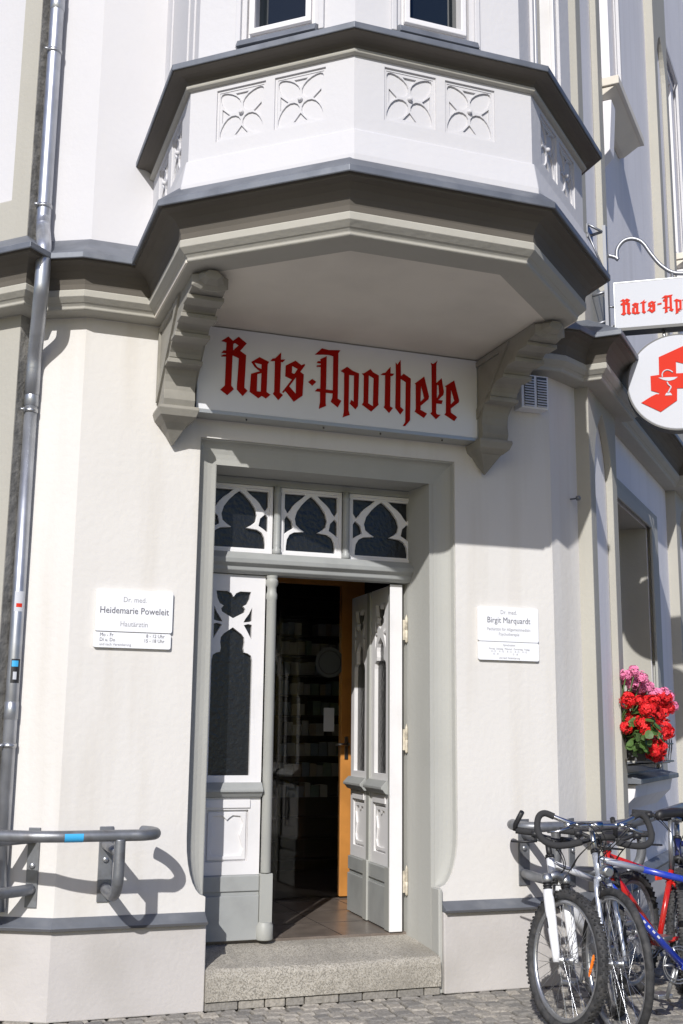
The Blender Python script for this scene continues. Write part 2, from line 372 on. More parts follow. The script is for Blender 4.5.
# strips, pilasters, street fronts
P1 = (1.96, .17)
FSR = frame(1.64, 0, P1[0]-1.64, P1[1]); FSL_ = frame(-P1[0], P1[1], P1[0]-1.64, -P1[1]); SL_ = math.hypot(.32, .17)
b = MB(); b.box(0, SL_, -.2, 0, 0, ZC+.1, FSL_); b.build('wall', M['wall'], B)
b = MB(); b.box(0, SL_, -.2, 0, 0, ZC+.1, FSR); b.build('wall', M['wall'], B)
b = MB(); b.box(-1.64, 1.64, -.3, 0, ZC+.1, TOP, FM); b.box(0, SL_, -.2, 0, ZC+.1, TOP, FSL_); b.build('upper_wall', M['upper'], B)
b = MB(); b.box(0, SL_, -.2, 0, ZC+.1, TOP, FSR); b.build('upper_wall', M['sidewall'], B)
PX0 = .385
# left street front
b = MB(); b.box(.24, 1.25, -.1, .10, 0, ZC+.1, FL); b.build('pilaster', M['trim'], B)
b = MB(); b.box(1.25, 4, -.3, 0, 0, ZC+.1, FL); b.build('wall', M['wall'], B)
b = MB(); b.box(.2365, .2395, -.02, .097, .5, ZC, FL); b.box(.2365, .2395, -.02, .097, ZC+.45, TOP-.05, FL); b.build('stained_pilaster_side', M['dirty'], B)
b = MB(); b.plate(rect(.24, 4, ZC+.1, TOP), [rect(PX0, 1.9, 4.93, 9)], .03, .10, XZ(FL)); b.build('upper_wall', M['trim'], B, bevel=.008)
b = MB(); b.box(.24, 4, -.1, .028, ZC+.1, TOP, FL); b.build('upper_wall', M['upper'], B)
# right street front
def pilaster(s0, s1, z0, z1, l0, l1, za, zb, name='pilaster'):
    c = (l0+l1)/2; r = (l1-l0)
    hole = [(l0, za), (l1, za), (l1, zb)]+arc(l0, zb, r, 8, 60, 6)[0:]+arc(l1, zb, r, 120, 172, 6)[0:]+[(l0, zb)]
    b = MB(); b.plate(rect(s0, s1, z0, z1), [hole], .045, .10, XZ(FR)); p = b.build(name, M['trim'], B, bevel=.006)
    b = MB(); b.box(s0+.003, s1-.003, -.1, .044, z0, z1, FR); b.build('recessed_panel', M['sidewall'], p)
    b = MB(); b.box(s0-.002, s0+.0025, -.1, .0985, z0, z1, FR); b.box(s1-.0025, s1+.002, -.1, .0985, z0, z1, FR); b.build('pilaster_side', M['trim'], p)
pilaster(.24, 1.19, 0, ZC+.1, .40, 1.02, .62, 3.5)
pilaster(.24, 1.19, ZC+.1, TOP, .40, 1.02, 5.1, 9.2)
pilaster(4.2, 5.15, 0, ZC+.1, 4.38, 4.97, .62, 3.5)
pilaster(4.2, 5.15, ZC+.1, TOP, 4.38, 4.97, 5.1, 9.2)
pilaster(8.2, 9.15, 0, ZC+.1, 8.38, 8.97, 1.25, 3.35)
pilaster(8.2, 9.15, ZC+.1, TOP, 8.38, 8.97, 5.1, 9.2)
def streetwin(s0, s1, z0, z1, surround, base, inner=.18):
    # moulded surround
    b = MB()
    b.plate(rect(s0-.2, s1+.46, z0-.1, z1+.19), [rect(s0-.06, s1+.06, z0, z1+.05)], .003, .03, XZ(FR))
    b.plate(rect(s0-.14, s1+.14, z0-.0, z1+.11), [rect(s0, s1, z0+.03, z1)], .0305, .055, XZ(FR))
    w_ = b.build('window_surround', M['surround'], B, bevel=.006)
    b = MB(); F = FR
    b.plate(rect(s0, s1, z0, z1), [rect(s0+.07, (s0+s1)/2-.03, z0+.07, z1-.5), rect((s0+s1)/2+.03, s1-.07, z0+.07, z1-.5), rect(s0+.07, s1-.07, z1-.43, z1-.07)], -.33, -.27, XZ(FR))
    f = b.build('window', M['wpaint'], B, bevel=.006)
    b = MB(); b.box(s0, s1, -.315, -.305, z0, z1, FR); b.build('pane', M['glass'], f)
    b = MB(); b.box(s1-.004, s1-.0005, -.268, -.003, z0+.001, z1-.001, FR); b.box(s0+.0005, s1-.005, -.268, -.003, z1-.004, z1-.0005, FR); b.build('window_reveal', M['trim'], B)
for (s0, s1) in ((1.42, 2.985), (5.42, 6.985)):
    streetwin(s0, s1, 1.27, 3.53, 0, 0)
b = MB(); b.plate([(1.19, 0), (4.2, 0), (4.2, ZC+.1), (1.19, ZC+.1)], [rect(1.42, 2.985, 1.27, 3.53)], -.4, 0, XZ(FR))
b.plate([(5.15, 0), (8.2, 0), (8.2, ZC+.1), (5.15, ZC+.1)], [rect(5.42, 6.985, 1.27, 3.53)], -.4, 0, XZ(FR)); b.box(9.15, 30, -.4, 0, 0, TOP, FR); b.build('wall', M['sidewall'], B)
# sills of the street windows
for s0, s1 in ((1.25, 3.05), (5.25, 7.05)):
    b = MB(); b.prism([(-.27, 1.36), (.19, 1.262), (.19, 1.225), (-.27, 1.225)], s0, s1, lambda o, z, s: FR(s, o, z)); b.build('window_sill', M['zinc'], B, bevel=.004)
    b = MB(); b.prism([(0, 1.22), (.14, 1.22), (.12, 1.12), (0, 1.0)], s0+.06, s1-.06, lambda o, z, s: FR(s, o, z)); b.build('sill_moulding', M['sidewall'], B, bevel=.004)
# upper storey of the right street front
for k, base in enumerate((0, 4.0)):
    a0 = 1.19 if k == 0 else 5.15; a1 = 4.2 if k == 0 else 8.2; w0, w1 = 1.32+base, 2.08+base
    b = MB(); b.plate([(a0, ZC+.1), (a1, ZC+.1), (a1, TOP), (a0, TOP)], [rect(w0, w1, 7.35, 9.9)], -.4, 0, XZ(FR)); b.build('upper_wall', M['sidewall'], B)
    b = MB()
    for q, dd in ((.0, .035), (.08, .07)):
        b.plate(rect(w0-.1+q*.5, w1+.32-q, 7.24, 10.15-q), [rect(w0-.06+q*.5 if q < .1 else w0, w1+.26-q if q < .1 else w1, 7.3, 10.08-q)], dd-.035+.0015, dd, XZ(FR))
    b.build('window_surround', M['upper'], B, bevel=.006)
    b = MB(); b.box(w0-.12, w1+.30, .002, .24, 7.12, 7.20, FR); b.prism([(.002, 7.118), (.21, 7.118), (.05, 7.02), (.002, 7.02)], w0-.10, w1+.27, lambda o, z, s: FR(s, o, z)); b.build('window_sill', M['soffit'], B, bevel=.006)
    for sb in (w0-.06,):
        b = MB(); b.prism([(.002, 7.015), (.16, 7.015), (.13, 6.55), (.002, 6.42)], sb, sb+.17, lambda o, z, s: FR(s, o, z)); b.build('sill_bracket', M['sidewall'], B, bevel=.006)
    b = MB(); b.plate(rect(w0, w1, 7.26, 9.9), [rect(w0+.08, (w0+w1)/2-.05, 7.4, 9.7), rect((w0+w1)/2+.05, w1-.08, 7.4, 9.7)], -.24, -.17, XZ(FR)); f = b.build('window', M['wpaint'], B, bevel=.006)
    b = MB(); b.box(w0, w1, -.215, -.205, 7.3, 9.9, FR); b.build('pane', M['glass'], f)
# ------------------------------------------------------------------ plinth
def FRp(s, o): q = FR(s, o, 0); return (q[0], q[1])
def FLp(s, o): q = FL(s, o, 0); return (q[0], q[1])
Rpath = [(1.64, 0), P1, FRp(.24, .1), FRp(1.19, .1), FRp(1.19, 0), FRp(4.2, 0), FRp(4.2, .1), FRp(5.15, .1), FRp(5.15, 0), FRp(8.2, 0), FRp(8.2, .1), FRp(9.15, .1), FRp(9.15, 0), FRp(30, 0)]
Lpath = [FLp(4, 0), FLp(1.25, 0), FLp(1.25, .1), FLp(.24, .1), (-P1[0], P1[1]), (-1.64, 0)]
pp = [(-.02, 0), (.052, 0), (.052, .485), (-.02, .485)]
cap = [(-.02, .487), (.075, .487), (.085, .492), (.085, .501), (.004, .546), (-.02, .548)]
lip = [(.0, .4835), (.089, .4835), (.089, .4885), (.0, .4885)]
for path in (Lpath+[(-.765, 0)], [(.765, 0)]+Rpath):
    b = MB(); b.sweep(path, pp); b.build('plinth', M['plinth'], B, bevel=.006)
    b = MB(); b.sweep(path, cap); c_ = b.build('plinth_cap', M['zinc'], B, bevel=.003)
    b = MB(); b.sweep(path, [(.0855, .4885), (.090, .486), (.090, .497), (.0855, .500)]); b.build('drip_edge', M['zincdark'], c_)
# ------------------------------------------------------------------ string course, wrapping round the bay
bay = [(-1.10, 0), (-1.10, -1.011), (-.468, -1.58), (.468, -1.58), (1.10, -1.011), (1.10, 0)]
cp = [(-.05, 4.13), (.125, 4.13), (.135, 4.138), (.135, 4.152), (.150, 4.168), (.155, 4.17), (.183, 4.197), (.185, 4.20), (.185, 4.238), (.178, 4.245)]
cp.append((-.05, 4.245)); cove = [(-.04, 4.2455), (.178, 4.2455)]
cove += [(.178+.122*(1-math.cos(R_(a))), 4.25+.125*math.sin(R_(a))) for a in (12, 30, 50, 70, 90)]+[(.302, 4.39), (.31, 4.392), (.31, 4.42), (-.04, 4.50)]
full = Lpath+bay+Rpath
for path, nm in ((Lpath+bay[:1], 'l'), (bay, 'o'), (bay[-1:]+Rpath, 'r')):
    pass
b = MB(); b.sweep(full, cp); sc = b.build('string_course', M['trim'], B, bevel=.004)
b = MB(); b.sweep(full, cove); b.build('cove', M['cove'], sc)
zp = [(-.06, 4.43), (.300, 4.398), (.322, 4.386), (.326, 4.392), (.326, 4.424), (.02, 4.645), (-.06, 4.65)]
b = MB(); b.sweep(Lpath+[(-1.10, 0)], zp); b.sweep([(1.10, 0)]+Rpath, zp); b.build('zinc_cover', M['zinc'], sc, bevel=.002)
# ------------------------------------------------------------------ bay window
par = [(-1.262, .02), (-1.262, -1.1235), (-.527, -1.785), (.527, -1.785), (1.262, -1.1235), (1.262, .02)]
b = MB(); b.prism([(-1.24, .02), (-1.24, -1.05), (-.50, -1.70), (.50, -1.70), (1.24, -1.05), (1.24, .02)], 4.133, 4.4); oriel = b.build('bay_window', M['soffit'], B)
par2 = [(-1.238, .02), (-1.238, -1.114), (-.519, -1.761), (.519, -1.761), (1.238, -1.114), (1.238, .02)]
b = MB(); b.prism(par2, 4.40, 5.18); b.build('parapet', M['upper'], oriel)
b = MB(); b.sweep(par, [(-.01, 4.5), (.038, 4.5), (.038, 4.535), (.012, 4.688), (-.01, 4.70)]); b.build('base_band', M['upper'], oriel, bevel=.004)
zp2 = [(.10, 4.43), (.300, 4.398), (.322, 4.386), (.326, 4.392), (.326, 4.424), (.195, 4.548), (.10, 4.56)]
b = MB(); b.sweep(bay, zp2); b.build('zinc_cover', M['zinc'], oriel, bevel=.002)
b = MB(); b.sweep(par, [(-.01, 5.118), (.012, 5.118), (.026, 5.124), (.030, 5.134), (.026, 5.146), (.012, 5.152), (-.01, 5.152)]); b.build('bead_moulding', M['trim'], oriel, bevel=.002)
b = MB(); b.sweep(par, [(-.01, 5.153), (.016, 5.153)]+[(.016+.075*(1-math.cos(R_(a))), 5.155+.035*math.sin(R_(a))) for a in (20, 45, 70, 90)]+[(.108, 5.192), (.112, 5.198), (.112, 5.22), (-.01, 5.23)]); b.build('cornice', M['cove'], oriel, bevel=.002)
shaft = [(-1.22, .02), (-1.22, -1.09), (-.50, -1.715), (.50, -1.715), (1.22, -1.09), (1.22, .02)]
b = MB(); b.sweep(par, [(-.14, 5.232), (.095, 5.222), (.117, 5.196), (.121, 5.2), (.121, 5.232), (-.055, 5.345), (-.14, 5.36)]); b.build('zinc_cover', M['zinc'], oriel, bevel=.002)
# parapet tracery panels
def quatre(cx, cz, w_, h_):
    """quatrefoil pierced plate: outline of the recess"""
    return rect(cx-w_/2, cx+w_/2, cz-h_/2, cz+h_/2)
def lobes(cx, cz, w_, h_):
    out = []
    r = w_*.245
    holes = []
    # four almond petals running into the corners
    for sx, sz in ((1, 1), (-1, 1), (-1, -1), (1, -1)):
        ax = cx+sx*w_*.27; az = cz+sz*h_*.27; pts = []
        L = math.hypot(w_*.2, h_*.2); ang = math.atan2(sz*h_, sx*w_)
        for i in range(16):
            t = 2*math.pi*i/16; ra = L*1.0; rb = L*.62
            u = math.cos(t)*ra; v_ = math.sin(t)*rb*(1-.25*math.cos(t))
            pts.append((ax+u*math.cos(ang)-v_*math.sin(ang), az+u*math.sin(ang)+v_*math.cos(ang)))
        holes.append(pts)
    for sx, sz in ((0, 1), (0, -1), (1, 0), (-1, 0)):
        ax = cx+sx*w_*.40; az = cz+sz*h_*.40; q = .085
        if sx == 0: holes.append([(ax-w_*.15, az+sz*h_*.045), (ax+w_*.15, az+sz*h_*.045), (ax, az-sz*h_*.13)][::sz if sz > 0 else -1])
        else: holes.append([(ax+sx*w_*.045, az-h_*.15), (ax+sx*w_*.045, az+h_*.15), (ax-sx*w_*.13, az)])
    return holes
def facet_panels(fr, L, centres, w_=.30, cz=4.935, h_=.31):
    b = MB(); b.plate(rect(0, L, 4.52, 5.17), [rect(c-w_/2, c+w_/2, cz-h_/2, cz+h_/2) for c in centres], -.024, 0, XZ(fr)); b.build('parapet_face', M['upper'], oriel)
    for c in centres:
        b = MB()
        b.plate(rect(c-w_/2-.002, c+w_/2+.002, cz-h_/2-.002, cz+h_/2+.002), [rect(c-w_/2+.014, c+w_/2-.014, cz-h_/2+.014, cz+h_/2-.014)], -.0235, -.010, XZ(fr))
        b.plate(rect(c-w_/2+.012, c+w_/2-.012, cz-h_/2+.012, cz+h_/2-.012), lobes(c, cz, w_-.03, h_-.03), -.0235, -.0135, XZ(fr))
        b.lathe([(.0, .008), (.009, .005), (.014, -.004), (.014, -.012)], fr(c, 0, cz), Vector(fr(0, 1, 0))-Vector(fr(0, 0, 0)), 12)
        b.build('tracery_panel', M['upper'], oriel, bevel=.003)
FO = frame(-.527, -1.785, 1, 0)
facet_panels(FO, 1.054, (.322, .677))
dl = math.hypot(.735, .6615)
FOL = frame(-1.262, -1.1235, .735, -.6615); facet_panels(FOL, dl, (dl-.67, dl-.315))
FOR = frame(.527, -1.785, .735, .6615); facet_panels(FOR, dl, (.315, .67))
FOS = frame(-1.262, 0, 0, -1); facet_panels(FOS, 1.1235, (.36, .76))
b = MB(); b.box(1.238, 1.262, -1.1235, 0, 4.52, 5.17); b.build('parapet_face', M['upper'], oriel)
# bay shaft and its windows
def bayfront(fr, L, wc, ww, z0=5.46, z1=7.6, jut=True):
    h0, h1 = wc-ww/2, wc+ww/2
    b = MB(); b.plate(rect(0, L, 5.2, TOP), [rect(h0-.04, h1+.04, z0-.05, z1)], -.12, 0, XZ(fr)); b.build('bay_wall', M['upper'], oriel)
    b = MB(); b.plate(rect(h0-.037, h1+.037, z0-.045, z1-.003), [rect(h0, h1, z0, z1-.9)], -.10, -.015, XZ(fr))
    b.plate(rect(h0-.02, h1+.02, z0-.03, z1-.5), [rect(h0+.012, h1-.012, z0+.004, z1-.92)], -.0145, .012, XZ(fr)); b.build('window_frame', M['wpaint'], oriel, bevel=.004)
    b = MB(); b.box(h0-.02, h1+.02, -.09, -.08, z0-.02, z1-.5, fr); b.build('pane', M['glass'], oriel)
    b = MB(); b.prism([(-.03, z0-.048), (.055, z0-.085), (.075, z0-.13), (-.03, z0-.13)], h0-.07, h1+.07, lambda o, z, s: fr(s, o, z)); b.build('zinc_sill', M['zinc'], oriel, bevel=.003)
    for s_ in (h0-.10, h1+.07):
        b = MB(); b.box(s_, s_+.03, .001, .022, z0-.10, z1, fr); b.build('window_moulding', M['upper'], oriel, bevel=.004)
FB = frame(-.50, -1.715, 1, 0); bayfront(FB, 1.0, .475, .335)
dl2 = math.hypot(.72, .625)
bayfront(frame(-1.22, -1.09, .72, -.625), dl2, dl2-.445, .335); bayfront(frame(.50, -1.715, .72, .625), dl2, .445, .335)
b = MB(); b.box(-1.22, -1.12, -1.09, .02, 5.2, TOP); b.box(1.12, 1.22, -1.09, .02, 5.2, TOP); b.build('bay_wall', M['upper'], oriel)
b = MB()
for y0 in (-.98, -.80, -.25): b.box(-1.232, -1.221, y0, y0+.035, 5.33, TOP)
for y0 in (-.98, -.80, -.25): b.box(1.221, 1.232, y0, y0+.035, 5.33, TOP)
b.build('window_moulding', M['upper'], oriel)
# flat top slab closing the building
b = MB(); b.prism([FLp(4, -.05), FLp(.24, .1), (-1.64, 0), (1.64, 0), FRp(.24, .1), FRp(30, 0), (20, 30), (-8, 30)], TOP, TOP+.2); b.build('roof_slab', M['dark'], B)
# ------------------------------------------------------------------ corbels under the bay
def corbel(cx):
    b = MB(); hw = .098
    # stepped scroll profile (outward, z)
    pr_ = [(-.02, 3.56), (.20, 3.56), (.215, 3.60), (.205, 3.66)]
    def cove(x0, z0, x1, z1): return [(x0+(x1-x0)*(1-math.cos(R_(a))), z0+(z1-z0)*math.sin(R_(a))) for a in (0, 20, 40, 60, 80, 90)]
    pr_ += cove(.205, 3.66, .285, 3.80)+[(.335, 3.80), (.335, 3.825)]
    pr_ += cove(.34, 3.825, .47, 3.905)+[(.52, 3.905), (.52, 3.925)]
    pr_ += cove(.525, 3.925, .65, 3.965)+[(.69, 3.965), (.69, 3.985)]
    pr_ += cove(.695, 3.985, .80, 4.02)+[(.85, 4.02), (.85, 4.035), (.93, 4.05), (.93, 4.131), (-.02, 4.131)]
    b.prism(pr_, cx-hw, cx+hw, lambda o, z, s: FM(s, o, z)); c = b.build('corbel', M['corbel'], B, bevel=.005)
    b = MB()
    for o_, z_ in ((.337, 3.80), (.522, 3.905), (.692, 3.965), (.852, 4.018)): b.box(cx-hw-.010, cx+hw+.010, -o_-.012, -o_+.10, z_-.010, z_+.016)
    b.build('step_lips', M['corbel'], c, bevel=.003)
    b = MB()
    def ring(h, o0, o1, z): return [(cx-h, -o0, z), (cx+h, -o0, z), (cx+h, -o1, z), (cx-h, -o1, z)]
    rs = [ring(.122, -.01, .222, 3.5595), ring(.125, -.01, .226, 3.54), ring(.112, -.01, .205, 3.50), ring(.085, -.01, .16, 3.475), ring(.075, -.01, .145, 3.47), ring(.004, .03, .045, 3.35)]
    vs = [v for r in rs for v in r]
    b.add(vs, [(0, 1, 2, 3), (20, 23, 22, 21)]+[(4*i+j, 4*i+(j+1) % 4, 4*i+4+(j+1) % 4, 4*i+4+j) for i in range(5) for j in range(4)]); b.build('drop_finial', M['corbel'], c, bevel=.003)
    # faceted nose
    b = MB()
    def nr(h, o, z0, z1): return [(cx-h, -o, z0+.02), (cx-h*.5, -o, z0), (cx+h*.5, -o, z0), (cx+h, -o, z0+.02), (cx+h, -o, z1-.02), (cx+h*.5, -o, z1), (cx-h*.5, -o, z1), (cx-h, -o, z1-.02)]
    rs = [nr(.10, .931, 4.035, 4.131), nr(.105, .96, 4.03, 4.131), nr(.07, .985, 4.05, 4.128), nr(.068, 1.0, 4.05, 4.128), nr(.045, 1.04, 4.065, 4.118)]
    vs = [v for r in rs for v in r]
    b.add(vs, [tuple(range(8)), tuple(range(32, 40))[::-1]]+[(8*i+j, 8*i+(j+1) % 8, 8*i+8+(j+1) % 8, 8*i+8+j) for i in range(4) for j in range(8)]); b.build('nose', M['corbel'], c)
    # triangular moulding on the flanks
    for sx in (-1, 1):
        b = MB(); tri = [(.015, 3.62), (.05, 3.62), (.62, 4.11), (.015, 4.11)]
        b.plate(tri, [[(.045, 3.70), (.065, 3.70), (.50, 4.075), (.045, 4.075)]], 0, .014, lambda x, y, z: (cx+sx*(hw+z+.0005), -x, y)); b.build('flank_moulding', M['corbel'], c)
corbel(-1.078); corbel(1.098)
# ------------------------------------------------------------------ doorway: threshold, transom, fixed leaf, open leaf
b = MB(); b.box(-1.7, 1.95, .425, 4.9, .2, .298); b.build('hall_floor', M['tile'], B)
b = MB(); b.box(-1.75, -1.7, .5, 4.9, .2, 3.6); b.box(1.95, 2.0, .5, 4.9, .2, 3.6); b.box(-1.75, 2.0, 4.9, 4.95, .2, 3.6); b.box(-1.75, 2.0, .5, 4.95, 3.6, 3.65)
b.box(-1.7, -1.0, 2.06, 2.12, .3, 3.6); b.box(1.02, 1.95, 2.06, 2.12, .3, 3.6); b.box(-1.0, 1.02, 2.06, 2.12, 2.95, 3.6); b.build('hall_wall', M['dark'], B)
for yy in (.95, 1.5, 2.05, 3.0):
    pass
b = MB()
for yy in (.92, 1.42, 1.92): b.box(-1.7, 1.95, yy, yy+.006, .2981, .2992)
for xx in (-.75, -.25, .25, .75): b.box(xx, xx+.006, .43, 2.4, .2981, .2993)
b.build('tile_joints', M['shelf'], B)
YD = .40
DF = frame(0, YD, 1, 0)         # door plane, outward towards the street
tr = None
b = MB(); b.prism([(-.06, 2.625), (.03, 2.625), (.055, 2.645), (.06, 2.67), (.09, 2.69), (.095, 2.72), (.06, 2.765), (-.06, 2.765)], -.757, .757, lambda o, z, s: DF(s, o, z)); b.prism([(-.06, 3.235), (.02, 3.235), (.02, 3.284), (-.06, 3.284)], -.757, .757, lambda o, z, s: DF(s, o, z)); T = b.build('transom', M['gpaint'], B, bevel=.004)
for mx in (-.262, .234):
    b = MB(); b.lathe([(.026, 2.766), (.03, 2.775), (.03, 2.80), (.022, 2.81), (.026, 2.825), (.024, 2.835), (.024, 3.17), (.028, 3.18), (.028, 3.19), (.023, 3.20), (.026, 3.234)], DF(mx, .03, 0), (0, 0, 1), 16); b.box(mx-.02, mx+.02, -.05, .02, 2.766, 3.234, DF); b.build('colonnette', M['gpaint'], T)
def ogee(w_, h_):
    """pointed trefoil opening in a pane w_ wide, h_ high (origin lower left)"""
    right_ = [(.5, .95), (.57, .90), (.67, .80), (.755, .68), (.79, .56), (.77, .46), (.70, .40), (.62, .355), (.70, .345), (.80, .335), (.88, .29), (.925, .21), (.94, .10), (.94, .03)]
    pts = [(x, y) for x, y in right_]+[(1-x, y) for x, y in right_[::-1]][:-1]
    sp1 = [(.61, .965), (.975, .965), (.975, .72), (.925, .64), (.875, .70), (.83, .77), (.77, .83), (.68, .90)]
    sp3 = [(.825, .40), (.85, .52), (.935, .60), (.975, .54), (.975, .30), (.91, .35)]
    hs = [pts]
    for s_ in (sp1, sp3): hs += [s_, [(1-x, y) for x, y in s_][::-1]]
    return [[(x*w_, y*h_) for x, y in h] for h in hs]
for x0, x1 in ((-.755, -.29), (-.236, .208), (.26, .755)):
    w_ = x1-x0; z0 = 2.768; h_ = 3.233-z0; mg = .022
    b = MB(); b.plate(rect(x0, x1, z0, z0+h_), [rect(x0+mg, x1-mg, z0+mg, z0+h_-mg)], -.03, .018, XZ(DF))
    b.plate(rect(x0+mg-.001, x1-mg+.001, z0+mg-.001, z0+h_-mg+.001), [[(x0+mg+x, z0+mg+y) for x, y in h] for h in ogee(w_-2*mg, h_-2*mg)], -.02, .008, XZ(DF)); b.build('tracery', M['wpaint'], T, bevel=.003)
    b = MB(); b.box(x0+.005, x1-.005, -.028, -.022, z0, z0+h_, DF); b.build('pane', M['ripple'], T)
def leafpart(fr, x0, x1, post_side, parent, flip=1):
    """one leaf bay: white upper frame with tracery and glass, ledge, panel, grey kick board"""
    zt = 2.62; W_ = x1-x0; st = .075
    gx0, gx1 = x0+st, x1-st-.005
    # tracery outlines, normalised on the glass field
    gw = gx1-gx0
    def N(pts, z0, h): return [(gx0+x*gw, z0+y*h) for x, y in pts]
    lower = [(.0, 1.32), (1, 1.32), (1, 2.10)]
    big = [(gx0, 1.315), (gx1, 1.315), (gx1, 2.05)]+[(gx0+gw*x, y) for x, y in ((.97, 2.085), (.88, 2.10), (.80, 2.105), (.78, 2.13), (.80, 2.17), (.79, 2.20), (.72, 2.225), (.5, 2.268), (.28, 2.225), (.21, 2.20), (.20, 2.17), (.22, 2.13), (.20, 2.105), (.12, 2.10), (.03, 2.085))]+[(gx0, 2.05)]
    top = [(gx0+gw*x, y) for x, y in ((.5, 2.47), (.56, 2.495), (.66, 2.508), (.93, 2.508), (.90, 2.46), (.84, 2.425), (.74, 2.41), (.80, 2.39), (.78, 2.37), (.5, 2.328), (.22, 2.37), (.20, 2.39), (.26, 2.41), (.16, 2.425), (.10, 2.46), (.07, 2.508), (.34, 2.508), (.44, 2.495))]
    sl = [(gx0+gw*x, y) for x, y in ((.97, 2.405), (.97, 2.315), (.90, 2.308), (.76, 2.303), (.80, 2.325), (.89, 2.36))]
    sl2 = [(gx0+gw*x, y) for x, y in ((.97, 2.288), (.97, 2.19), (.85, 2.25), (.77, 2.285), (.88, 2.294))]
    mir = lambda p: [(gx0+gx1-x, y) for x, y in p][::-1]
    b = MB(); b.plate(rect(x0, x1, .70, zt), [big, top, sl, sl2, mir(sl), mir(sl2), rect(gx0, gx1, .78, 1.10)], -.05, .0, XZ(fr)); l = b.build('door_leaf' if parent is B else 'leaf_frame', M['wpaint'], parent, bevel=.003)
    b = MB(); b.box(gx0-.005, gx1+.005, -.035, -.028, 1.3, 2.52, fr); b.build('door_pane', M['ripple'], l if parent is B else parent)
    P_ = l if parent is B else parent
    # carved panel
    b = MB(); b.box(gx0, gx1, -.045, -.022, .78, 1.10, fr)
    b.plate(rect(gx0+.012, gx1-.012, .792, 1.088), [[(gx0+.03, .86), (gx0+.045, .82), (gx0+.09, .815), (gx1-.09, .815), (gx1-.045, .82), (gx1-.03, .86), (gx1-.045, .91), (gx1-.055, .94), (gx1-.045, .97), (gx1-.03, 1.02), (gx1-.05, 1.06), (gx1-.10, 1.065), ((gx0+gx1)/2+.015, 1.05), ((gx0+gx1)/2, 1.035), ((gx0+gx1)/2-.015, 1.05), (gx0+.10, 1.065), (gx0+.05, 1.06), (gx0+.03, 1.02), (gx0+.045, .97), (gx0+.055, .94), (gx0+.045, .91)]], -.0215, -.008, XZ(fr))
    b.box(gx0-.01, gx1+.01, .0005, .010, 1.112, 1.165, fr); b.build('carved_panel', M['wpaint'], P_, bevel=.003)
    b = MB(); b.prism([(.0005, 1.175), (.03, 1.185), (.05, 1.21), (.062, 1.215), (.062, 1.23), (.02, 1.272), (.0005, 1.272)], x0, x1-.0, lambda o, z, s: fr(s, o, z)); b.build('ledge', M['gpaint'], P_, bevel=.002)
    b = MB(); b.box(x0, x1, -.05, .006, .302, .699, fr); b.box(x0, x1-.002, .0065, .018, .60, .695, fr); b.box(x0, x1-.002, .0065, .022, .305, .575, fr); b.build('kick_board', M['gpaint'], P_, bevel=.004)
    return P_
def post(fr, xc, parent, zt=2.622, w_=.033):
    b = MB(); b.lathe([(w_, .71), (w_, 2.46), (w_*1.12, 2.47), (w_*1.12, 2.50), (w_*.95, 2.515), (w_*.95, 2.545), (w_*1.25, 2.565), (w_*1.3, 2.59), (w_*1.05, 2.60), (w_*1.25, zt)], fr(xc, .012, 0), (0, 0, 1), 18)
    b.box(xc-.04, xc+.043, -.05, .035, .303, .705, fr); b.lathe([(.052, .302), (.056, .31), (.056, .39), (.046, .405), (.046, .41)], fr(xc, .012, 0), (0, 0, 1), 20)
    return b.build('astragal_post', M['gpaint2'], parent, bevel=.002)
L1 = leafpart(DF, -.755, -.325, 1, B); post(DF, -.285, L1)
# open leaf, swung inwards about the right jamb
OL = frame(.632, 1.40, -.032, -.99)   # walking from the far end towards the street, outward = towards the left
OLr = lambda s, o, z: (.660-.050*(s/.99)+(-1)*o, 1.40-s, z)
b = MB(); b.box(.0, .99, -.058, -.052, .305, 2.61, OLr); open_leaf = b.build('open_door_leaf', M['wpaint'], B)
OLo = lambda s, o, z: OLr(s, o-.0, z)
def op(s0, s1):
    leafpart(OLo, s0, s1, 1, open_leaf)
op(.02, .43); op(.50, .905)
b = MB(); b.box(.432, .498, -.05, .014, .303, 2.615, OLr); b.box(.42, .51, .0145, .034, .303, .71, OLr); b.box(.907, .985, -.05, .014, .303, 2.615, OLr); b.box(.89, .985, .0145, .032, .303, .71, OLr); b.build('stile', M['gpaint2'], open_leaf, bevel=.004)
b = MB(); b.box(.9855, .992, -.062, .030, .303, 2.615, OLr); b.build('leaf_edge', M['wpaint'], open_leaf, bevel=.002)
for hz in (.62, 1.55, 2.3):
    b = MB(); b.lathe([(.004, hz-.09), (.010, hz-.08), (.010, hz-.002), (.006, hz), (.010, hz+.002), (.010, hz+.08), (.005, hz+.095), (.0, hz+.11)], (.699, .398, 0), (0, 0, 1), 12); b.box(.675, .698, .402, .408, hz-.07, hz+.07); b.build('hinge', M['hinge'], open_leaf)
# door frame jamb strips (brown rebate seen in the gap)

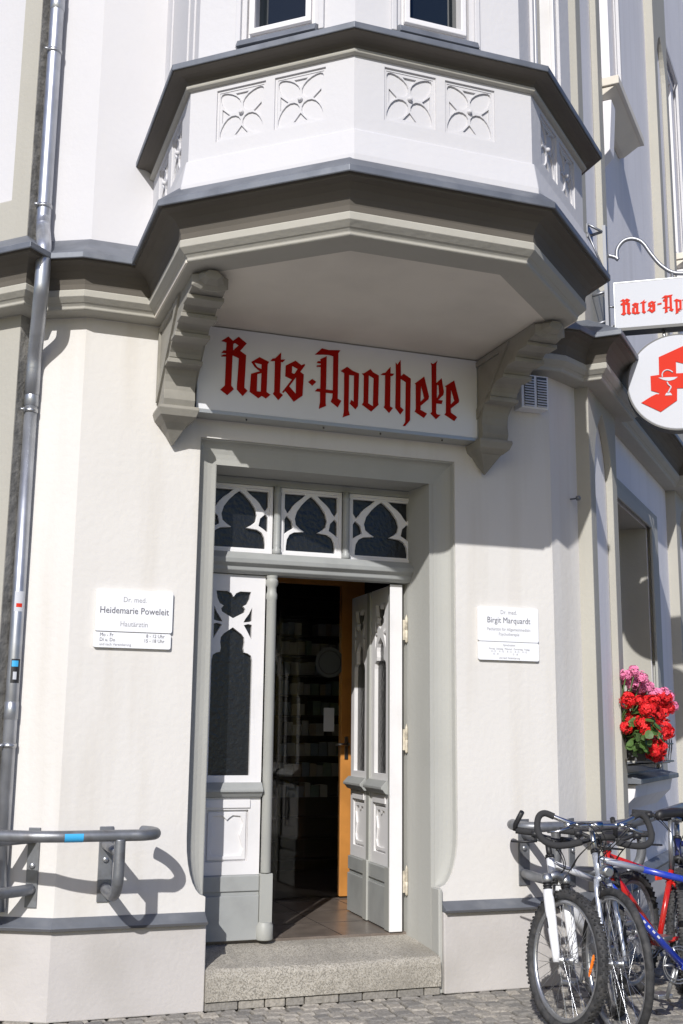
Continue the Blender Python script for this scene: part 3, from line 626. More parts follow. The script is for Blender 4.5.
# inner glazed door
b = MB(); b.box(.80, 1.0, 2.0, 2.055, .31, 2.92); b.box(-.95, -.82, 2.0, 2.055, .31, 2.92); b.box(-.82, .80, 2.0, 2.055, 2.80, 2.92); idr = b.build('inner_door', M['orange'], B, bevel=.004)
b = MB(); b.box(-.82, .80, 2.025, 2.03, .31, 2.80); b.build('door_glass', M['clear'], idr)
b = MB(); b.lathe([(.014, 0), (.014, -.05)], (.845, 1.999, 1.50), (0, 1, 0), 12); b.tube([(.845, 1.955, 1.50), (.80, 1.95, 1.50), (.74, 1.955, 1.495)], .010); b.box(.83, .86, 1.992, 1.999, 1.38, 1.56); b.build('door_handle', M['chrome'], idr)
b = MB(); b.box(.655, .745, 2.018, 2.021, 1.60, 1.79); lb = b.build('notice', M['signwhite2'], idr)
b = MB(); b.lathe([(.125, 0), (.125, -.004)], (.70, 2.0175, 2.16), (0, 1, 0), 32); b.build('round_transfer', mat('frosted_transfer', (.10, .11, .115), .7), idr)
b = MB(); b.tube([(.70+.095*math.cos(a*math.pi/16), 2.0115, 2.16+.095*math.sin(a*math.pi/16)) for a in range(32)], .004, 6, close=True); b.build('ring', mat('dull_grey_print', (.05, .05, .055), .7), idr)
# stone step
b = MB(); rnd = random.Random(3); sec = [(-.065, .052), (-.068, .12), (-.066, .185), (-.058, .213), (-.04, .228), (0, .236), (.15, .250), (.30, .268), (.424, .282), (.424, .052)]
N_ = 30; vs = []
for i in range(N_+1):
    x = -.762+1.497*i/N_
    for j, (y, z) in enumerate(sec):
        wob = .004 if j < 8 else 0
        vs.append((x, y+rnd.uniform(-wob, wob)*.6, z+rnd.uniform(-wob, wob)*(1 if 3 <= j < 8 else 0)-(.010*math.exp(-(x/.35)**2) if 3 <= j <= 6 else 0)))
k = len(sec); b.add(vs, [(i*k+j, (i+1)*k+j, (i+1)*k+(j+1) % k, i*k+(j+1) % k) for i in range(N_) for j in range(k)]+[tuple(range(k)), tuple(range(N_*k, N_*k+k))[::-1]])
b.build('doorstep', M['granite'], B)
b = MB(); x = -.76
while x < .70:
    l = rnd.uniform(.11, .26); b.box(x, min(.733, x+l-.008), -.052, .3, .0, .047); x += l
b.build('step_base', M['cobble'], B, bevel=.004)
# ------------------------------------------------------------------ lettering traced as outlines (x, z on the fascia)
GLYPHS = [
    ('R', [[(-0.811,4.034),(-0.766,4.069),(-0.736,4.044),(-0.699,4.076),(-0.645,4.038),(-0.687,3.983),(-0.647,3.959),(-0.653,3.742),(-0.631,3.724),(-0.662,3.686),(-0.702,3.725),(-0.694,3.933),(-0.736,3.948),(-0.739,3.746),(-0.721,3.724),(-0.762,3.681),(-0.809,3.711),(-0.78,3.743),(-0.778,3.934),(-0.808,3.93),(-0.809,3.935),(-0.795,3.945),(-0.778,3.948),(-0.779,3.956),(-0.81,3.954),(-0.795,3.973),(-0.779,3.973),(-0.778,4.028),(-0.808,4.033)],[(-0.734,4.023),(-0.734,3.98),(-0.698,4.019),(-0.723,4.032)]]),
    ('a', [[(-0.558,3.958),(-0.493,3.933),(-0.503,3.918),(-0.506,3.73),(-0.479,3.715),(-0.509,3.687),(-0.537,3.701),(-0.559,3.683),(-0.617,3.719),(-0.611,3.84),(-0.554,3.863),(-0.59,3.89),(-0.611,3.919)],[(-0.591,3.917),(-0.543,3.911),(-0.543,3.878),(-0.573,3.89)],[(-0.57,3.842),(-0.542,3.853),(-0.544,3.728),(-0.571,3.728)]]),
    ('t', [[(-0.485,3.94),(-0.471,3.959),(-0.453,3.963),(-0.414,4.008),(-0.415,3.959),(-0.385,3.963),(-0.402,3.942),(-0.414,3.943),(-0.417,3.737),(-0.396,3.722),(-0.426,3.685),(-0.463,3.724),(-0.455,3.738),(-0.454,3.944)]]),
    ('s', [[(-0.381,3.923),(-0.316,3.964),(-0.275,3.938),(-0.255,3.949),(-0.249,3.942),(-0.282,3.892),(-0.258,3.877),(-0.264,3.733),(-0.322,3.686),(-0.381,3.753),(-0.392,3.738),(-0.402,3.741),(-0.338,3.834),(-0.383,3.85)],[(-0.338,3.926),(-0.3,3.91),(-0.321,3.873),(-0.339,3.877)],[(-0.31,3.853),(-0.309,3.74),(-0.355,3.785)]]),
    ('dot', [[(-0.227,3.83),(-0.2,3.854),(-0.171,3.837),(-0.198,3.808)]]),
    ('A', [[(-0.184,4.021),(-0.136,4.071),(-0.087,4.065),(-0.007,4.074),(-0.021,4.051),(-0.022,3.74),(0.003,3.728),(-0.021,3.681),(-0.07,3.714),(-0.059,3.742),(-0.057,3.772),(-0.105,3.771),(-0.105,3.699),(-0.102,3.682),(-0.151,3.657),(-0.143,3.706),(-0.144,3.773),(-0.18,3.773),(-0.165,3.792),(-0.143,3.794),(-0.142,3.942),(-0.171,3.94),(-0.168,3.95),(-0.142,3.956),(-0.141,3.966),(-0.171,3.966),(-0.163,3.979),(-0.142,3.982),(-0.147,3.994),(-0.102,4.021),(-0.104,3.794),(-0.056,3.792),(-0.056,4.027),(-0.087,4.032),(-0.133,4.028)]]),
    ('p', [[(-0.003,3.932),(0.041,3.966),(0.083,3.942),(0.126,3.93),(0.12,3.705),(0.103,3.681),(0.062,3.717),(0.073,3.742),(0.09,3.732),(0.091,3.912),(0.056,3.912),(0.054,3.668),(0.063,3.639),(0.014,3.617),(0.022,3.653),(0.022,3.92)]]),
    ('o', [[(0.147,3.932),(0.162,3.936),(0.207,3.97),(0.225,3.951),(0.267,3.932),(0.262,3.743),(0.266,3.73),(0.214,3.678),(0.148,3.718),(0.159,3.737),(0.161,3.919)],[(0.195,3.926),(0.23,3.909),(0.226,3.715),(0.192,3.732)]]),
    ('t2', [[(0.28,3.938),(0.294,3.952),(0.313,3.958),(0.351,4.004),(0.351,3.957),(0.377,3.958),(0.365,3.94),(0.351,3.939),(0.348,3.728),(0.369,3.719),(0.342,3.682),(0.303,3.717),(0.31,3.733),(0.313,3.94)]]),
    ('h', [[(0.389,4.038),(0.4,4.024),(0.424,4.061),(0.426,3.946),(0.446,3.967),(0.498,3.938),(0.492,3.646),(0.456,3.603),(0.44,3.604),(0.458,3.631),(0.462,3.909),(0.424,3.929),(0.422,3.733),(0.446,3.714),(0.422,3.68),(0.386,3.721),(0.39,3.94)]]),
    ('e', [[(0.527,3.907),(0.597,3.965),(0.632,3.827),(0.627,3.808),(0.569,3.755),(0.569,3.728),(0.617,3.707),(0.594,3.674),(0.526,3.711),(0.535,3.73),(0.535,3.902)],[(0.573,3.9),(0.597,3.813),(0.569,3.784)]]),
    ('k', [[(0.646,4.067),(0.663,4.061),(0.696,4.088),(0.687,4.063),(0.686,3.929),(0.726,3.968),(0.743,3.873),(0.738,3.851),(0.699,3.811),(0.733,3.812),(0.725,3.786),(0.685,3.786),(0.683,3.721),(0.688,3.71),(0.717,3.708),(0.683,3.675),(0.643,3.71),(0.653,3.724),(0.652,4.049)],[(0.691,3.919),(0.703,3.915),(0.707,3.854),(0.689,3.819)]]),
    ('e2', [[(0.752,3.915),(0.82,3.963),(0.856,3.827),(0.853,3.811),(0.793,3.761),(0.793,3.733),(0.84,3.706),(0.819,3.676),(0.747,3.713),(0.757,3.728),(0.76,3.906)],[(0.796,3.901),(0.82,3.82),(0.793,3.789)]]),
]
def mb_glyphs(b, M4, only=None, d0=.0, d1=.004, sx=1):
    for nm, pls in GLYPHS: b.plate(pls[0], pls[1:], d0, d1, M4)
# fascia sign
sg = thing('fascia_sign', 'long white sign box with dark red blackletter lettering above the doorway', 'sign', (0, -.13*K, 3.56*K))
b = MB(); b.box(-.955, .995, -.148, -.004, 3.575, 4.125); b.build('sign_box', M['signwhite'], sg, bevel=.003)
b = MB(); b.box(-.958, .998, -.152, -.003, 3.552, 3.574); b.box(.9955, 1.0, -.153, -.003, 3.574, 4.127); b.box(-.96, -.9555, -.153, -.003, 3.574, 4.127); b.build('sign_frame', M['alu'], sg)
b = MB(); mb_glyphs(b, lambda x, y, z: (x, -.1485-z, y)); b.build('lettering', M['red'], sg)
b = MB()
for x in (-.62, -.1, .3, .75): b.lathe([(.006, 0), (.006, -.008), (.002, -.01)], (x, -.1, 3.551), (0, 0, 1), 8)
b.build('screws', M['aludark'], sg)
# projecting sign
AS = R_(35); SD = (math.cos(AS), -math.sin(AS)); SO = (2.36, .17)
SF = lambda t, o, z: (SO[0]+SD[0]*t-math.sin(AS)*o, SO[1]+SD[1]*t-math.cos(AS)*o, z)   # o towards the street camera side
ps = thing('hanging_sign', 'rectangular white sign with orange-red blackletter words hanging from a scrolled chrome bracket', 'sign', (SO[0]*K, SO[1]*K, 4.6*K))
b = MB(); b.box(-.015, 1.16, -.12, .0, 4.655, 5.02, SF); b.build('sign_box', M['signwhite2'], ps, bevel=.003)
b = MB(); b.box(-.018, 1.163, -.122, .003, 4.632, 4.654, SF); b.build('lower_rail', M['aludark'], ps)
b = MB(); b.box(-.0195, -.0155, -.122, .003, 4.654, 5.022, SF); b.box(-.018, 1.163, -.122, .003, 5.0205, 5.026, SF); b.build('sign_frame', M['alu'], ps)
# small lettering: the same words with a hyphen, squatter and bolder
order = ['R', 'a', 't', 's', 'dash', 'A', 'p', 'o', 't2', 'h', 'e', 'k', 'e2']; GD = dict(GLYPHS); b = MB(); cur = .03; sc_ = .335; base = 4.765
for nm in order:
    if nm == 'dash':
        b.plate([(cur+.004, 4.815), (cur+.036, 4.82), (cur+.036, 4.832), (cur+.004, 4.827)], [], 0, .004, lambda x, y, z: SF(x, z+.001, y)); cur += .043; continue
    p = GD[nm]; x0 = min(q[0] for q in p[0]); x1 = max(q[0] for q in p[0]); sxx = sc_*1.22; szz = sc_*1.0
    for pl in [1]:
        b.plate([(cur+(x-x0)*sxx, base+(z-3.71)*szz) for x, z in p[0]], [[(cur+(x-x0)*sxx, base+(z-3.71)*szz) for x, z in h] for h in p[1:]], 0, .004, lambda x, y, z: SF(x, z+.001, y), fat=.0018)
    cur += (x1-x0)*sxx+.008
b.build('lettering', M['red2'], ps)
# bracket
bx = lambda s, o, z: FR(s, o, z)
bk = (.50, .19)
px0 = FR(.50, .22, 0)
b = MB(); b.box(.485, .525, .20, .225, 4.60, 5.50, FR); b.build('mounting_bar', M['armsteel'], ps)
b = MB()
for z in (5.46, 4.96, 4.72): b.tube([FR(.505, .102, z-.02), FR(.505, .21, z)], .012, 8)
b.tube([FR(.42, .102, 5.50), FR(.505, .215, 5.44)], .01, 8); b.tube([FR(.38, .105, 5.42), FR(.50, .21, 5.10)], .008, 8)
b.build('wall_bracket', M['armsteel'], ps)
b = MB(); b.box(.38, .56, .101, .108, 5.38, 5.49, FR); b.build('mounting_plate', M['armsteel'], ps)
# scrolled arm
ZA = lambda t, z: SF(t, -.06, z)
arm = [ZA(-.05, 5.28), ZA(.0, 5.26), ZA(.02, 5.24), ZA(.012, 5.26), ZA(.02, 5.33), ZA(.07, 5.39), ZA(.14, 5.40), ZA(.21, 5.36), ZA(.27, 5.26), ZA(.34, 5.16), ZA(.43, 5.09), ZA(.55, 5.075), ZA(.75, 5.075), ZA(1.05, 5.10)]
b = MB(); b.tube(smooth_path(arm, 6), .016, 10); b.build('scroll_arm', M['armsteel'], ps)
b = MB()
for t in (.42, .88): b.lathe([(.015, 5.022), (.022, 5.03), (.022, 5.05), (.012, 5.06), (.012, 5.085)], ZA(t, 0), (0, 0, 1), 10)
b.tube([SF(-.02, -.06, 4.85), SF(-.07, -.06, 4.86)], .008, 8); b.tube([SF(-.02, -.06, 4.70), SF(-.07, -.06, 4.69)], .008, 8); b.build('hanger', M['armsteel'], ps)
# round pharmacy sign
rs_ = thing('round_sign', 'round white sign with a red angular letter and snake bowl, hung below the rectangular sign', 'sign', tuple(c*K for c in SF(.421, -.06, 3.83)))
nv = Vector(SF(0, 1, 0))-Vector(SF(0, 0, 0)); CT = .425; CZ = 4.20; RR = .368
b = MB(); b.lathe([(.0, -.0005), (RR-.008, -.0005), (RR, -.006), (RR, -.11), (RR-.008, -.118), (0, -.118)], SF(CT, 0, CZ), nv, 64, False); b.build('disc', M['signwhite2'], rs_)
b = MB(); b.lathe([(RR+.001, -.004), (RR+.008, -.004), (RR+.008, -.116), (RR+.001, -.116)], SF(CT, 0, CZ), nv, 64, False); b.build('rim', M['aludark'], rs_)
b = MB()
for t in (.34, .50): b.tube([SF(t, -.06, 4.54), SF(t, -.06, 4.634)], .012, 8)
b.build('hanger', M['alloy'], rs_)
P2 = lambda x, y, z: SF(x, z+.001, y)
LA = [(0.151, 4.052), (0.225, 4.096), (0.262, 4.112), (.282, 4.110), (.284, 4.120), (.268, 4.126), (0.226, 4.142), (0.226, 4.256), (0.289, 4.261), (0.292, 4.4), (0.477, 4.476), (0.613, 4.40), (0.605, 4.059), (0.650, 4.03), (0.565, 3.972), (0.504, 4.019), (0.504, 4.143), (0.415, 4.147), (0.41, 4.053), (0.289, 3.972)]
b = MB(); b.plate(LA, [[(0.415, 4.355), (0.510, 4.322), (0.509, 4.262), (0.413, 4.263)]], 0, .004, P2); b.build('red_letter', M['red2'], rs_)
P3 = lambda x, y, z: SF(x, z+.0055, y)
b = MB(); b.plate([(0.281, 4.238), (0.423, 4.234), (0.396, 4.215), (0.356, 4.207), (0.317, 4.219)], [], 0, .003, P3); b.plate([(0.325, 4.096), (0.335, 4.115), (0.365, 4.115), (0.377, 4.095)], [], 0, .003, P3)
b.tube(smooth_path([SF(x, .008, z) for x, z in ((.348, 4.115), (.362, 4.14), (.37, 4.16), (.352, 4.18), (.345, 4.20))], 5), .006, 6)
b.tube(smooth_path([SF(x, .008, z) for x, z in ((.312, 4.24), (.312, 4.265), (.325, 4.285), (.348, 4.294), (.372, 4.286), (.388, 4.272))], 5), .005, 6); b.build('snake_and_bowl', M['signwhite2'], rs_)
# ------------------------------------------------------------------ doctors' plaques
def plaque(name, x0, x1, z0, z1, label, lines, y=-.004, th=.018, tilt=0, group=None):
    t = thing(name, label, 'sign', ((x0+x1)/2*K, (y-th)*K, z0*K), group)
    b = MB(); b.plate(rrect(x0, x1, z0, z1, .012), [], -y, -y+th, XZ(FM)); b.build('plate', M['plaque'], t, bevel=.0015)
    b1 = MB(); b2 = MB(); cx = (x0+x1)/2
    for body, x, z, size, al, m_ in lines:
        bb = b1 if m_ else b2
        bb.text(body, size, lambda u, v, w_: (x+u, y-th-.0012+w_, z+v), .001, al, .0003 if m_ == 2 else 0, .88)
    if b1.v: b1.build('heading', M['ink'], t)
    if b2.v: b2.build('small_print', M['ink2'], t)
cx = -1.263
plaque('name_plaque', -1.494, -1.03, 2.176, 2.428, 'upper white plaque with a long doctor name, left of the doorway', [('Dr. med.', cx, 2.355, .045, 'CENTER', 0), ('Heidemarie Poweleit', cx, 2.285, .056, 'CENTER', 2), ('Hautärztin', cx, 2.208, .045, 'CENTER', 0)])
plaque('hours_plaque', -1.500, -1.035, 2.078, 2.171, 'narrow white opening-hours plaque under the name plaque, left of the doorway', [('Mo - Fr', -1.465, 2.145, .030, 'LEFT', 1), ('8 - 12 Uhr', -1.075, 2.145, .030, 'RIGHT', 1), ('Di u. Do', -1.465, 2.116, .030, 'LEFT', 1), ('15 - 18 Uhr', -1.075, 2.116, .030, 'RIGHT', 1), ('und nach Vereinbarung', -1.465, 2.091, .023, 'LEFT', 0)])
cx = 1.275
plaque('name_plaque', 1.045, 1.504, 2.209, 2.443, 'square-cornered white doctor plaque right of the doorway, above a fine-print plate', [('Dr. med.', cx, 2.395, .040, 'CENTER', 0), ('Birgit Marquardt', cx, 2.335, .056, 'CENTER', 1), ('Fachärztin für Allgemeinmedizin', cx, 2.283, .029, 'CENTER', 0), ('Psychotherapie', cx, 2.25, .029, 'CENTER', 0)])
plaque('hours_plaque', 1.045, 1.504, 2.083, 2.206, 'fine-print white hours plate under the doctor plaque right of the doorway', [('Sprechzeiten', cx, 2.18, .020, 'CENTER', 0), ('Montag   Dienstag   Mittwoch   Donnerstag   Freitag', cx, 2.155, .0165, 'CENTER', 0), ('8 - 12      8 - 12      8 - 12      8 - 12      8 - 12', cx, 2.137, .0165, 'CENTER', 0), ('15 - 18                          15 - 18', cx-.03, 2.12, .0165, 'CENTER', 0), ('und nach Vereinbarung', cx, 2.094, .019, 'CENTER', 0)])
# ------------------------------------------------------------------ air vent, hook, small fittings
v = thing('air_vent', 'small white louvred vent box high on the wall right of the sign', 'vent', (1.46*K, -.05*K, 3.83*K))
b = MB(); b.box(1.36, 1.575, -.11, -.002, 3.845, 4.09); b.build('housing', M['wplastic'], v, bevel=.004)
b = MB()
for x0 in (1.385, 1.485):
    for i in range(11): z = 3.865+i*.019; b.prism([(-.111, z), (-.122, z-.008), (-.122, z-.004), (-.111, z+.006)], x0, x0+.075, lambda y, zz, x: (x, y, zz))
b.build('louvres', M['wplastic'], v)
b = MB(); b.box(1.382, 1.462, -.1115, -.1105, 3.86, 4.08); b.box(1.482, 1.562, -.1115, -.1105, 3.86, 4.08); b.build('slots', M['aludark'], v)
h = thing('wall_hook', 'small round metal stud on the shaded pilaster side right of the doorway', 'hook', tuple(c*K for c in FSR(SL_*.9, .02, 3.3)))
b = MB(); b.lathe([(.006, 0), (.006, .05), (.018, .055), (.018, .075), (.008, .082)], FSR(SL_*.72, 0, 3.27), Vector(FSR(0, 1, 0))-Vector(FSR(0, 0, 0)), 12); b.build('stud', M['steel'], h)
# ------------------------------------------------------------------ drainpipe
dp = thing('drainpipe', 'tall galvanised drainpipe bending round the string course at the left corner', 'drainpipe', (-1.945*K, .05*K, 0))
XA, YA, XB, YB = -1.935, .085, -1.935, .112
up_ = [(XA, YA, 15.5), (XA, YA, 7), (XA, YA, 4.80)]+smooth_path([(XA, YA, 4.75), (XA, YA-.04, 4.68), (XA-.005, -.17, 4.50), (XA-.005, -.205, 4.40), (XA-.005, -.205, 4.25), (XA-.005, -.17, 4.15), (XA, .02, 3.95), (XB, .09, 3.86), (XB, YB, 3.78)], 5)
b = MB(); b.tube(up_+[(XB, YB, 3.62)], .045, 20); b.tube([(XB, YB, 3.63), (XB, YB, 2), (XB, YB, .578)], .039, 20); b.build('pipe', M['pipe'], dp)
for x, y, z, r_ in ((XA, YA, 5.95, .045), (XA, YA, 4.86, .045), (XB, YB, 3.52, .039), (XB, YB, 1.5, .039)):
    b = MB(); b.lathe([(r_+.0005, z-.012), (r_+.005, z-.012), (r_+.005, z+.012), (r_+.0005, z+.012)], (x, y, 0), (0, 0, 1), 20); b.tube([(x-.03, y-.03, z), (x-.065, y-.03, z)], .008, 6); b.tube([(x-.045, y-.03, z-.012), (x-.045, y-.03, z+.012)], .007, 6); b.build('clamp', M['alloy'], dp)
for x, y, z, r_ in ((XA, YA, 6.3, .045), (XB, YB, 3.60, .040), (XB, YB, 1.70, .039)):
    b = MB(); b.lathe([(r_+.0005, z-.05), (r_+.003, z-.048), (r_+.003, z+.05), (r_+.0005, z+.052)], (x, y, 0), (0, 0, 1), 20); b.build('sleeve', M['pipe'], dp)
def wrap(z0, z1, a0, a1, m_, nm, x=-1.935, y=.112, r=.0397):
    b = MB(); pts = []; n = 8
    for i in range(n+1):
        a = R_(a0+(a1-a0)*i/n); pts += [(x+r*math.cos(a), y+r*math.sin(a), z0), (x+r*math.cos(a), y+r*math.sin(a), z1)]
    b.add(pts, [(2*i, 2*i+2, 2*i+3, 2*i+1) for i in range(n)], True); b.build(nm, m_, dp)
wrap(2.28, 2.40, -128, -38, M['signwhite2'], 'white_sticker'); wrap(2.305, 2.328, -110, -60, M['red2'], 'sticker_print', r=.0402); wrap(1.86, 2.0, -120, -40, M['black'], 'dark_sticker'); wrap(1.955, 1.99, -115, -60, M['blue'], 'sticker_print', r=.0402); wrap(1.88, 1.925, -100, -70, M['signwhite2'], 'sticker_print', r=.0402)
# ------------------------------------------------------------------ bicycle racks fixed to the wall
def rack(sx, label):
    t = thing('bicycle_rack', label, 'bike rack', (sx*1.36*K, 0, .65*K), 'steel bicycle racks fixed to the wall')
    W = lambda p: (p[0]*sx, p[1], p[2])
    zR = 1.03; r = .031
    hook = [(1.19, -.19, zR), (1.155, -.24, zR), (1.14, -.31, zR), (1.16, -.39, zR), (1.225, -.44, zR), (1.30, -.44, zR), (1.36, -.44, zR), (1.60, -.44, zR), (1.72, -.432, zR), (1.88, -.365, zR), (2.2, -.12, zR), (2.55, .23, zR), (3.45, 1.13, zR)]
    b = MB(); b.tube(smooth_path([W(p) for p in hook], 5), r, 16); b.build('rail', M['steel'], t)
    # bracket on the main wall
    b = MB(); x0, x1 = (1.325, 1.405); b.box(min(x0*sx, x1*sx), max(x0*sx, x1*sx), -.012, -.001, .625, 1.045); b.build('wall_plate', M['steel'], t, bevel=.002)
    b = MB(); b.tube(smooth_path([W(p) for p in ((1.36, -.012, .70), (1.36, -.25, .695), (1.358, -.36, .715), (1.356, -.43, .78), (1.355, -.442, .86), (1.355, -.441, .95), (1.355, -.44, 1.01))], 5), r, 16); b.tube([W((1.37, -.01, .945)), W((1.37, -.20, .945)), W((1.358, -.425, .94))], r*.85, 14); b.build('loop', M['steel'], t)
    b = MB()
    for z in (.86,): b.lathe([(.017, -.012), (.017, -.022), (.012, -.026), (0, -.027)], W((1.365, 0, z)), (0, 1, 0), 8)
    b.build('bolt', M['alloy'], t)
    # bracket on the angled wall
    F = FSL_ if sx < 0 else FSR; c = SL_*.62 if sx < 0 else SL_*.38
    b = MB(); b.box(c-.035, c+.035, .001, .012, .60, 1.04, F); b.build('wall_plate', M['steel'], t, bevel=.002)
    e = F(c, .36, 1.0)
    dxx = .12*sx
    b = MB(); b.tube(smooth_path([F(c, .012, .70), tuple(Vector(F(c, .12, .70))+Vector((dxx*.6, 0, 0))), tuple(Vector(F(c, .24, .71))+Vector((dxx*1.6, 0, .0))), tuple(Vector(F(c, .29, .80))+Vector((dxx*2.0, 0, 0))), tuple(Vector(F(c, .30, .97))+Vector((dxx*2.0, 0, 0)))], 5), r, 14); b.tube([F(c, .012, .98), tuple(Vector(F(c, .20, .98))+Vector((dxx, 0, 0))), tuple(Vector(F(c, .32, .99))+Vector((dxx*1.6, 0, 0)))], r*.85, 14); b.build('loop', M['steel'], t)
    b = MB()
    for z in (.83,): b.lathe([(.017, .012), (.017, .022), (.012, .026), (0, .027)], F(c, 0, z), Vector(F(0, 1, 0))-Vector(F(0, 0, 0)), 8)
    b.build('bolt', M['alloy'], t)
    return t
rk = rack(-1, 'grey tubular steel rack on the left wall, its rail carrying a blue sticker')
rack(1, 'grey tubular steel rack on the right wall, behind the parked bicycles')
b = MB(); pts = []
for i in range(7):
    a = R_(-150+20*i) ; pts += [(-1.655, -.37+.0318*math.cos(a-math.pi/2+1.2), 1.03+.0318*math.sin(a-math.pi/2+1.2)), (-1.555, -.37+.0318*math.cos(a-math.pi/2+1.2), 1.03+.0318*math.sin(a-math.pi/2+1.2))]
b = MB(); pts = []
for i in range(9):
    a = R_(150+i*15); pts += [(-1.655, -.44+.0318*math.cos(a), 1.03+.0318*math.sin(a)), (-1.555, -.44+.0318*math.cos(a), 1.03+.0318*math.sin(a))]
b.add(pts, [(2*i, 2*i+2, 2*i+3, 2*i+1) for i in range(8)], True); b.build('blue_sticker', M['blue'], rk)
# ------------------------------------------------------------------ medicine shelves in the hall
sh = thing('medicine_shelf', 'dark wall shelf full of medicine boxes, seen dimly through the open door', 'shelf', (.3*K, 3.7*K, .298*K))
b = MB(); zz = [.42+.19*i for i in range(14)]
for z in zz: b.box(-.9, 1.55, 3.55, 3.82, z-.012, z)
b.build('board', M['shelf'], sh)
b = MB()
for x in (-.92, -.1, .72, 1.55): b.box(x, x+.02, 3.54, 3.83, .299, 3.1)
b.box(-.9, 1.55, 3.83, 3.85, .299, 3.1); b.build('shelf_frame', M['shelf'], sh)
rnd = random.Random(8)
pal = [mat('box_white', (.33, .33, .32), .7), mat('box_green', (.16, .22, .19), .7), mat('box_tan', (.28, .24, .19), .7), mat('box_blue', (.15, .19, .24), .7)]
protos = []
for i, pm in enumerate(pal):
    b = MB(); b.box(-.032, .032, -.09, .09, 0, .14); o = b.build('medicine_box', pm); protos.append(o)
first = True; cnt = 0; used = set()
for z in zz[3:12]:
    x = -.62
    while x < 1.42:
        if rnd.random() < .12: x += .08; continue
        k_ = rnd.choice((0, 0, 0, 1, 2, 3))
        src = protos[k_]; o = src if k_ not in used else src.copy()
        if k_ in used: COL.objects.link(o)
        used.add(k_)
        s_ = rnd.uniform(.85, 1.35); o.scale = (s_, 1, rnd.uniform(.7, 1.0)); o.location = ((x+.032*s_)*K, (3.66+rnd.uniform(-.01, .015))*K, (z+.0005)*K)
        if any(abs(x+.032*s_-q) < .065 for q in (-.09, .73)): x += .07
        o.location.x = (x+.032*s_)*K
        o['label'] = ('white', 'green', 'tan', 'blue')[k_]+' medicine box standing on the dark shelf in the hall'; o['category'] = 'box'; o['group'] = ('white', 'green', 'tan', 'blue')[k_]+' medicine boxes on the shelf'
        x += .064*s_+.006; cnt += 1
# ------------------------------------------------------------------ geraniums on the street window
fb = thing('flower_box', 'dark flower box in a wire holder on the window sill right of the bay', 'flower box', tuple(c*K for c in FR(1.95, .1, 1.37)))
b = MB(); b.prism([(.0, 1.40), (.22, 1.40), (.26, 1.58), (-.02, 1.58)], 1.3, 2.05, lambda o, z, s: FR(s, o, z)); b.build('trough', M['boxgrey'], fb, bevel=.004)
b = MB()
for s_ in [1.28+.11*i for i in range(8)]: b.tube([FR(s_, .0, 1.36), FR(s_, .28, 1.38), FR(s_, .30, 1.50), FR(s_, .30, 1.68)], .006, 6)
for z in (1.39, 1.53, 1.67): b.tube([FR(1.27, .305, z), FR(2.08, .305, z), FR(2.08, .0, z)], .007, 6)
b.build('wire_holder', M['steel'], fb)
def umbel(b, c, r, rnd, k=42):
    c = Vector(c)
    for i in range(k):
        d = Vector((rnd.gauss(0, 1), rnd.gauss(0, 1), rnd.gauss(0, 1)+.15)).normalized(); p = c+d*r*rnd.uniform(.6, 1.08)
        u = d.orthogonal().normalized(); v_ = d.cross(u); a0 = rnd.uniform(0, 6.28); q = r*rnd.uniform(.32, .52)
        for j in range(5):
            a = a0+j*1.2566; e = u*math.cos(a)+v_*math.sin(a); t = u*math.cos(a+1.57)+v_*math.sin(a+1.57)
            b.add([tuple(p), tuple(p+e*q*.6+t*q*.35+d*q*.1), tuple(p+e*q-d*q*.05), tuple(p+e*q*.6-t*q*.35+d*q*.1)], [(0, 1, 2, 3)])
def leafblob(b, c, r, rnd, k=14):
    for i in range(k):
        d = Vector((rnd.gauss(0, 1), rnd.gauss(0, 1), rnd.gauss(0, 1))).normalized(); p = Vector(c)+d*r*rnd.uniform(.3, 1.0); nn = (d+Vector((0, -.3, .6))).normalized(); u = nn.orthogonal().normalized(); v_ = nn.cross(u); q = rnd.uniform(.022, .042)
        ring = [tuple(p+(u*math.cos(j*.7854)+v_*math.sin(j*.7854))*q*rnd.uniform(.85, 1.1)+nn*q*.18) for j in range(8)]
        b.add([tuple(p)]+ring, [(0, 1+j, 1+(j+1) % 8) for j in range(8)])
def geranium(label, group, heads, pm, leaves, seed, hr=.050):
    rnd = random.Random(seed); s0, o0, z0 = heads[0]
    t = thing('geranium', label, 'flower', tuple(c*K for c in FR(s0, .1, 1.5)), group)
    b = MB(); b2 = MB()
    for s_, o_, z_ in heads: umbel(b, FR(s_, o_, z_), hr*rnd.uniform(.75, 1.3), rnd); b2.tube([FR(s_+(1.9-s_)*.2, .12, 1.56), FR(s_, o_*.7, (z_+1.56)/2+.03), FR(s_, o_, z_-.02)], .005, 5)
    b.build('blossoms', pm, t, merge=False, recalc=False)
    for s_, o_, z_ in leaves: leafblob(b2, FR(s_, o_, z_), .10, rnd)
    b2.build('foliage', M['leaf'], t, merge=False, recalc=False)
rr = random.Random(4)
def spread(n, s0, s1, o0, o1, z0, z1): return [(rr.uniform(s0, s1), rr.uniform(o0, o1), rr.uniform(z0, z1)) for _ in range(n)]
geranium('bright red geranium filling the front of the window flower box', 'geraniums in the window box', spread(64, .95, 1.95, .13, .32, 1.60, 1.93), M['pred'], spread(13, 1.1, 1.7, .05, .26, 1.54, 1.72), 1)
geranium('small red geranium cluster drooping lowest over the flower box', 'geraniums in the window box', spread(12, .95, 1.35, .26, .36, 1.44, 1.54), M['pred'], spread(7, .95, 1.4, .22, .32, 1.50, 1.66), 2, .042)
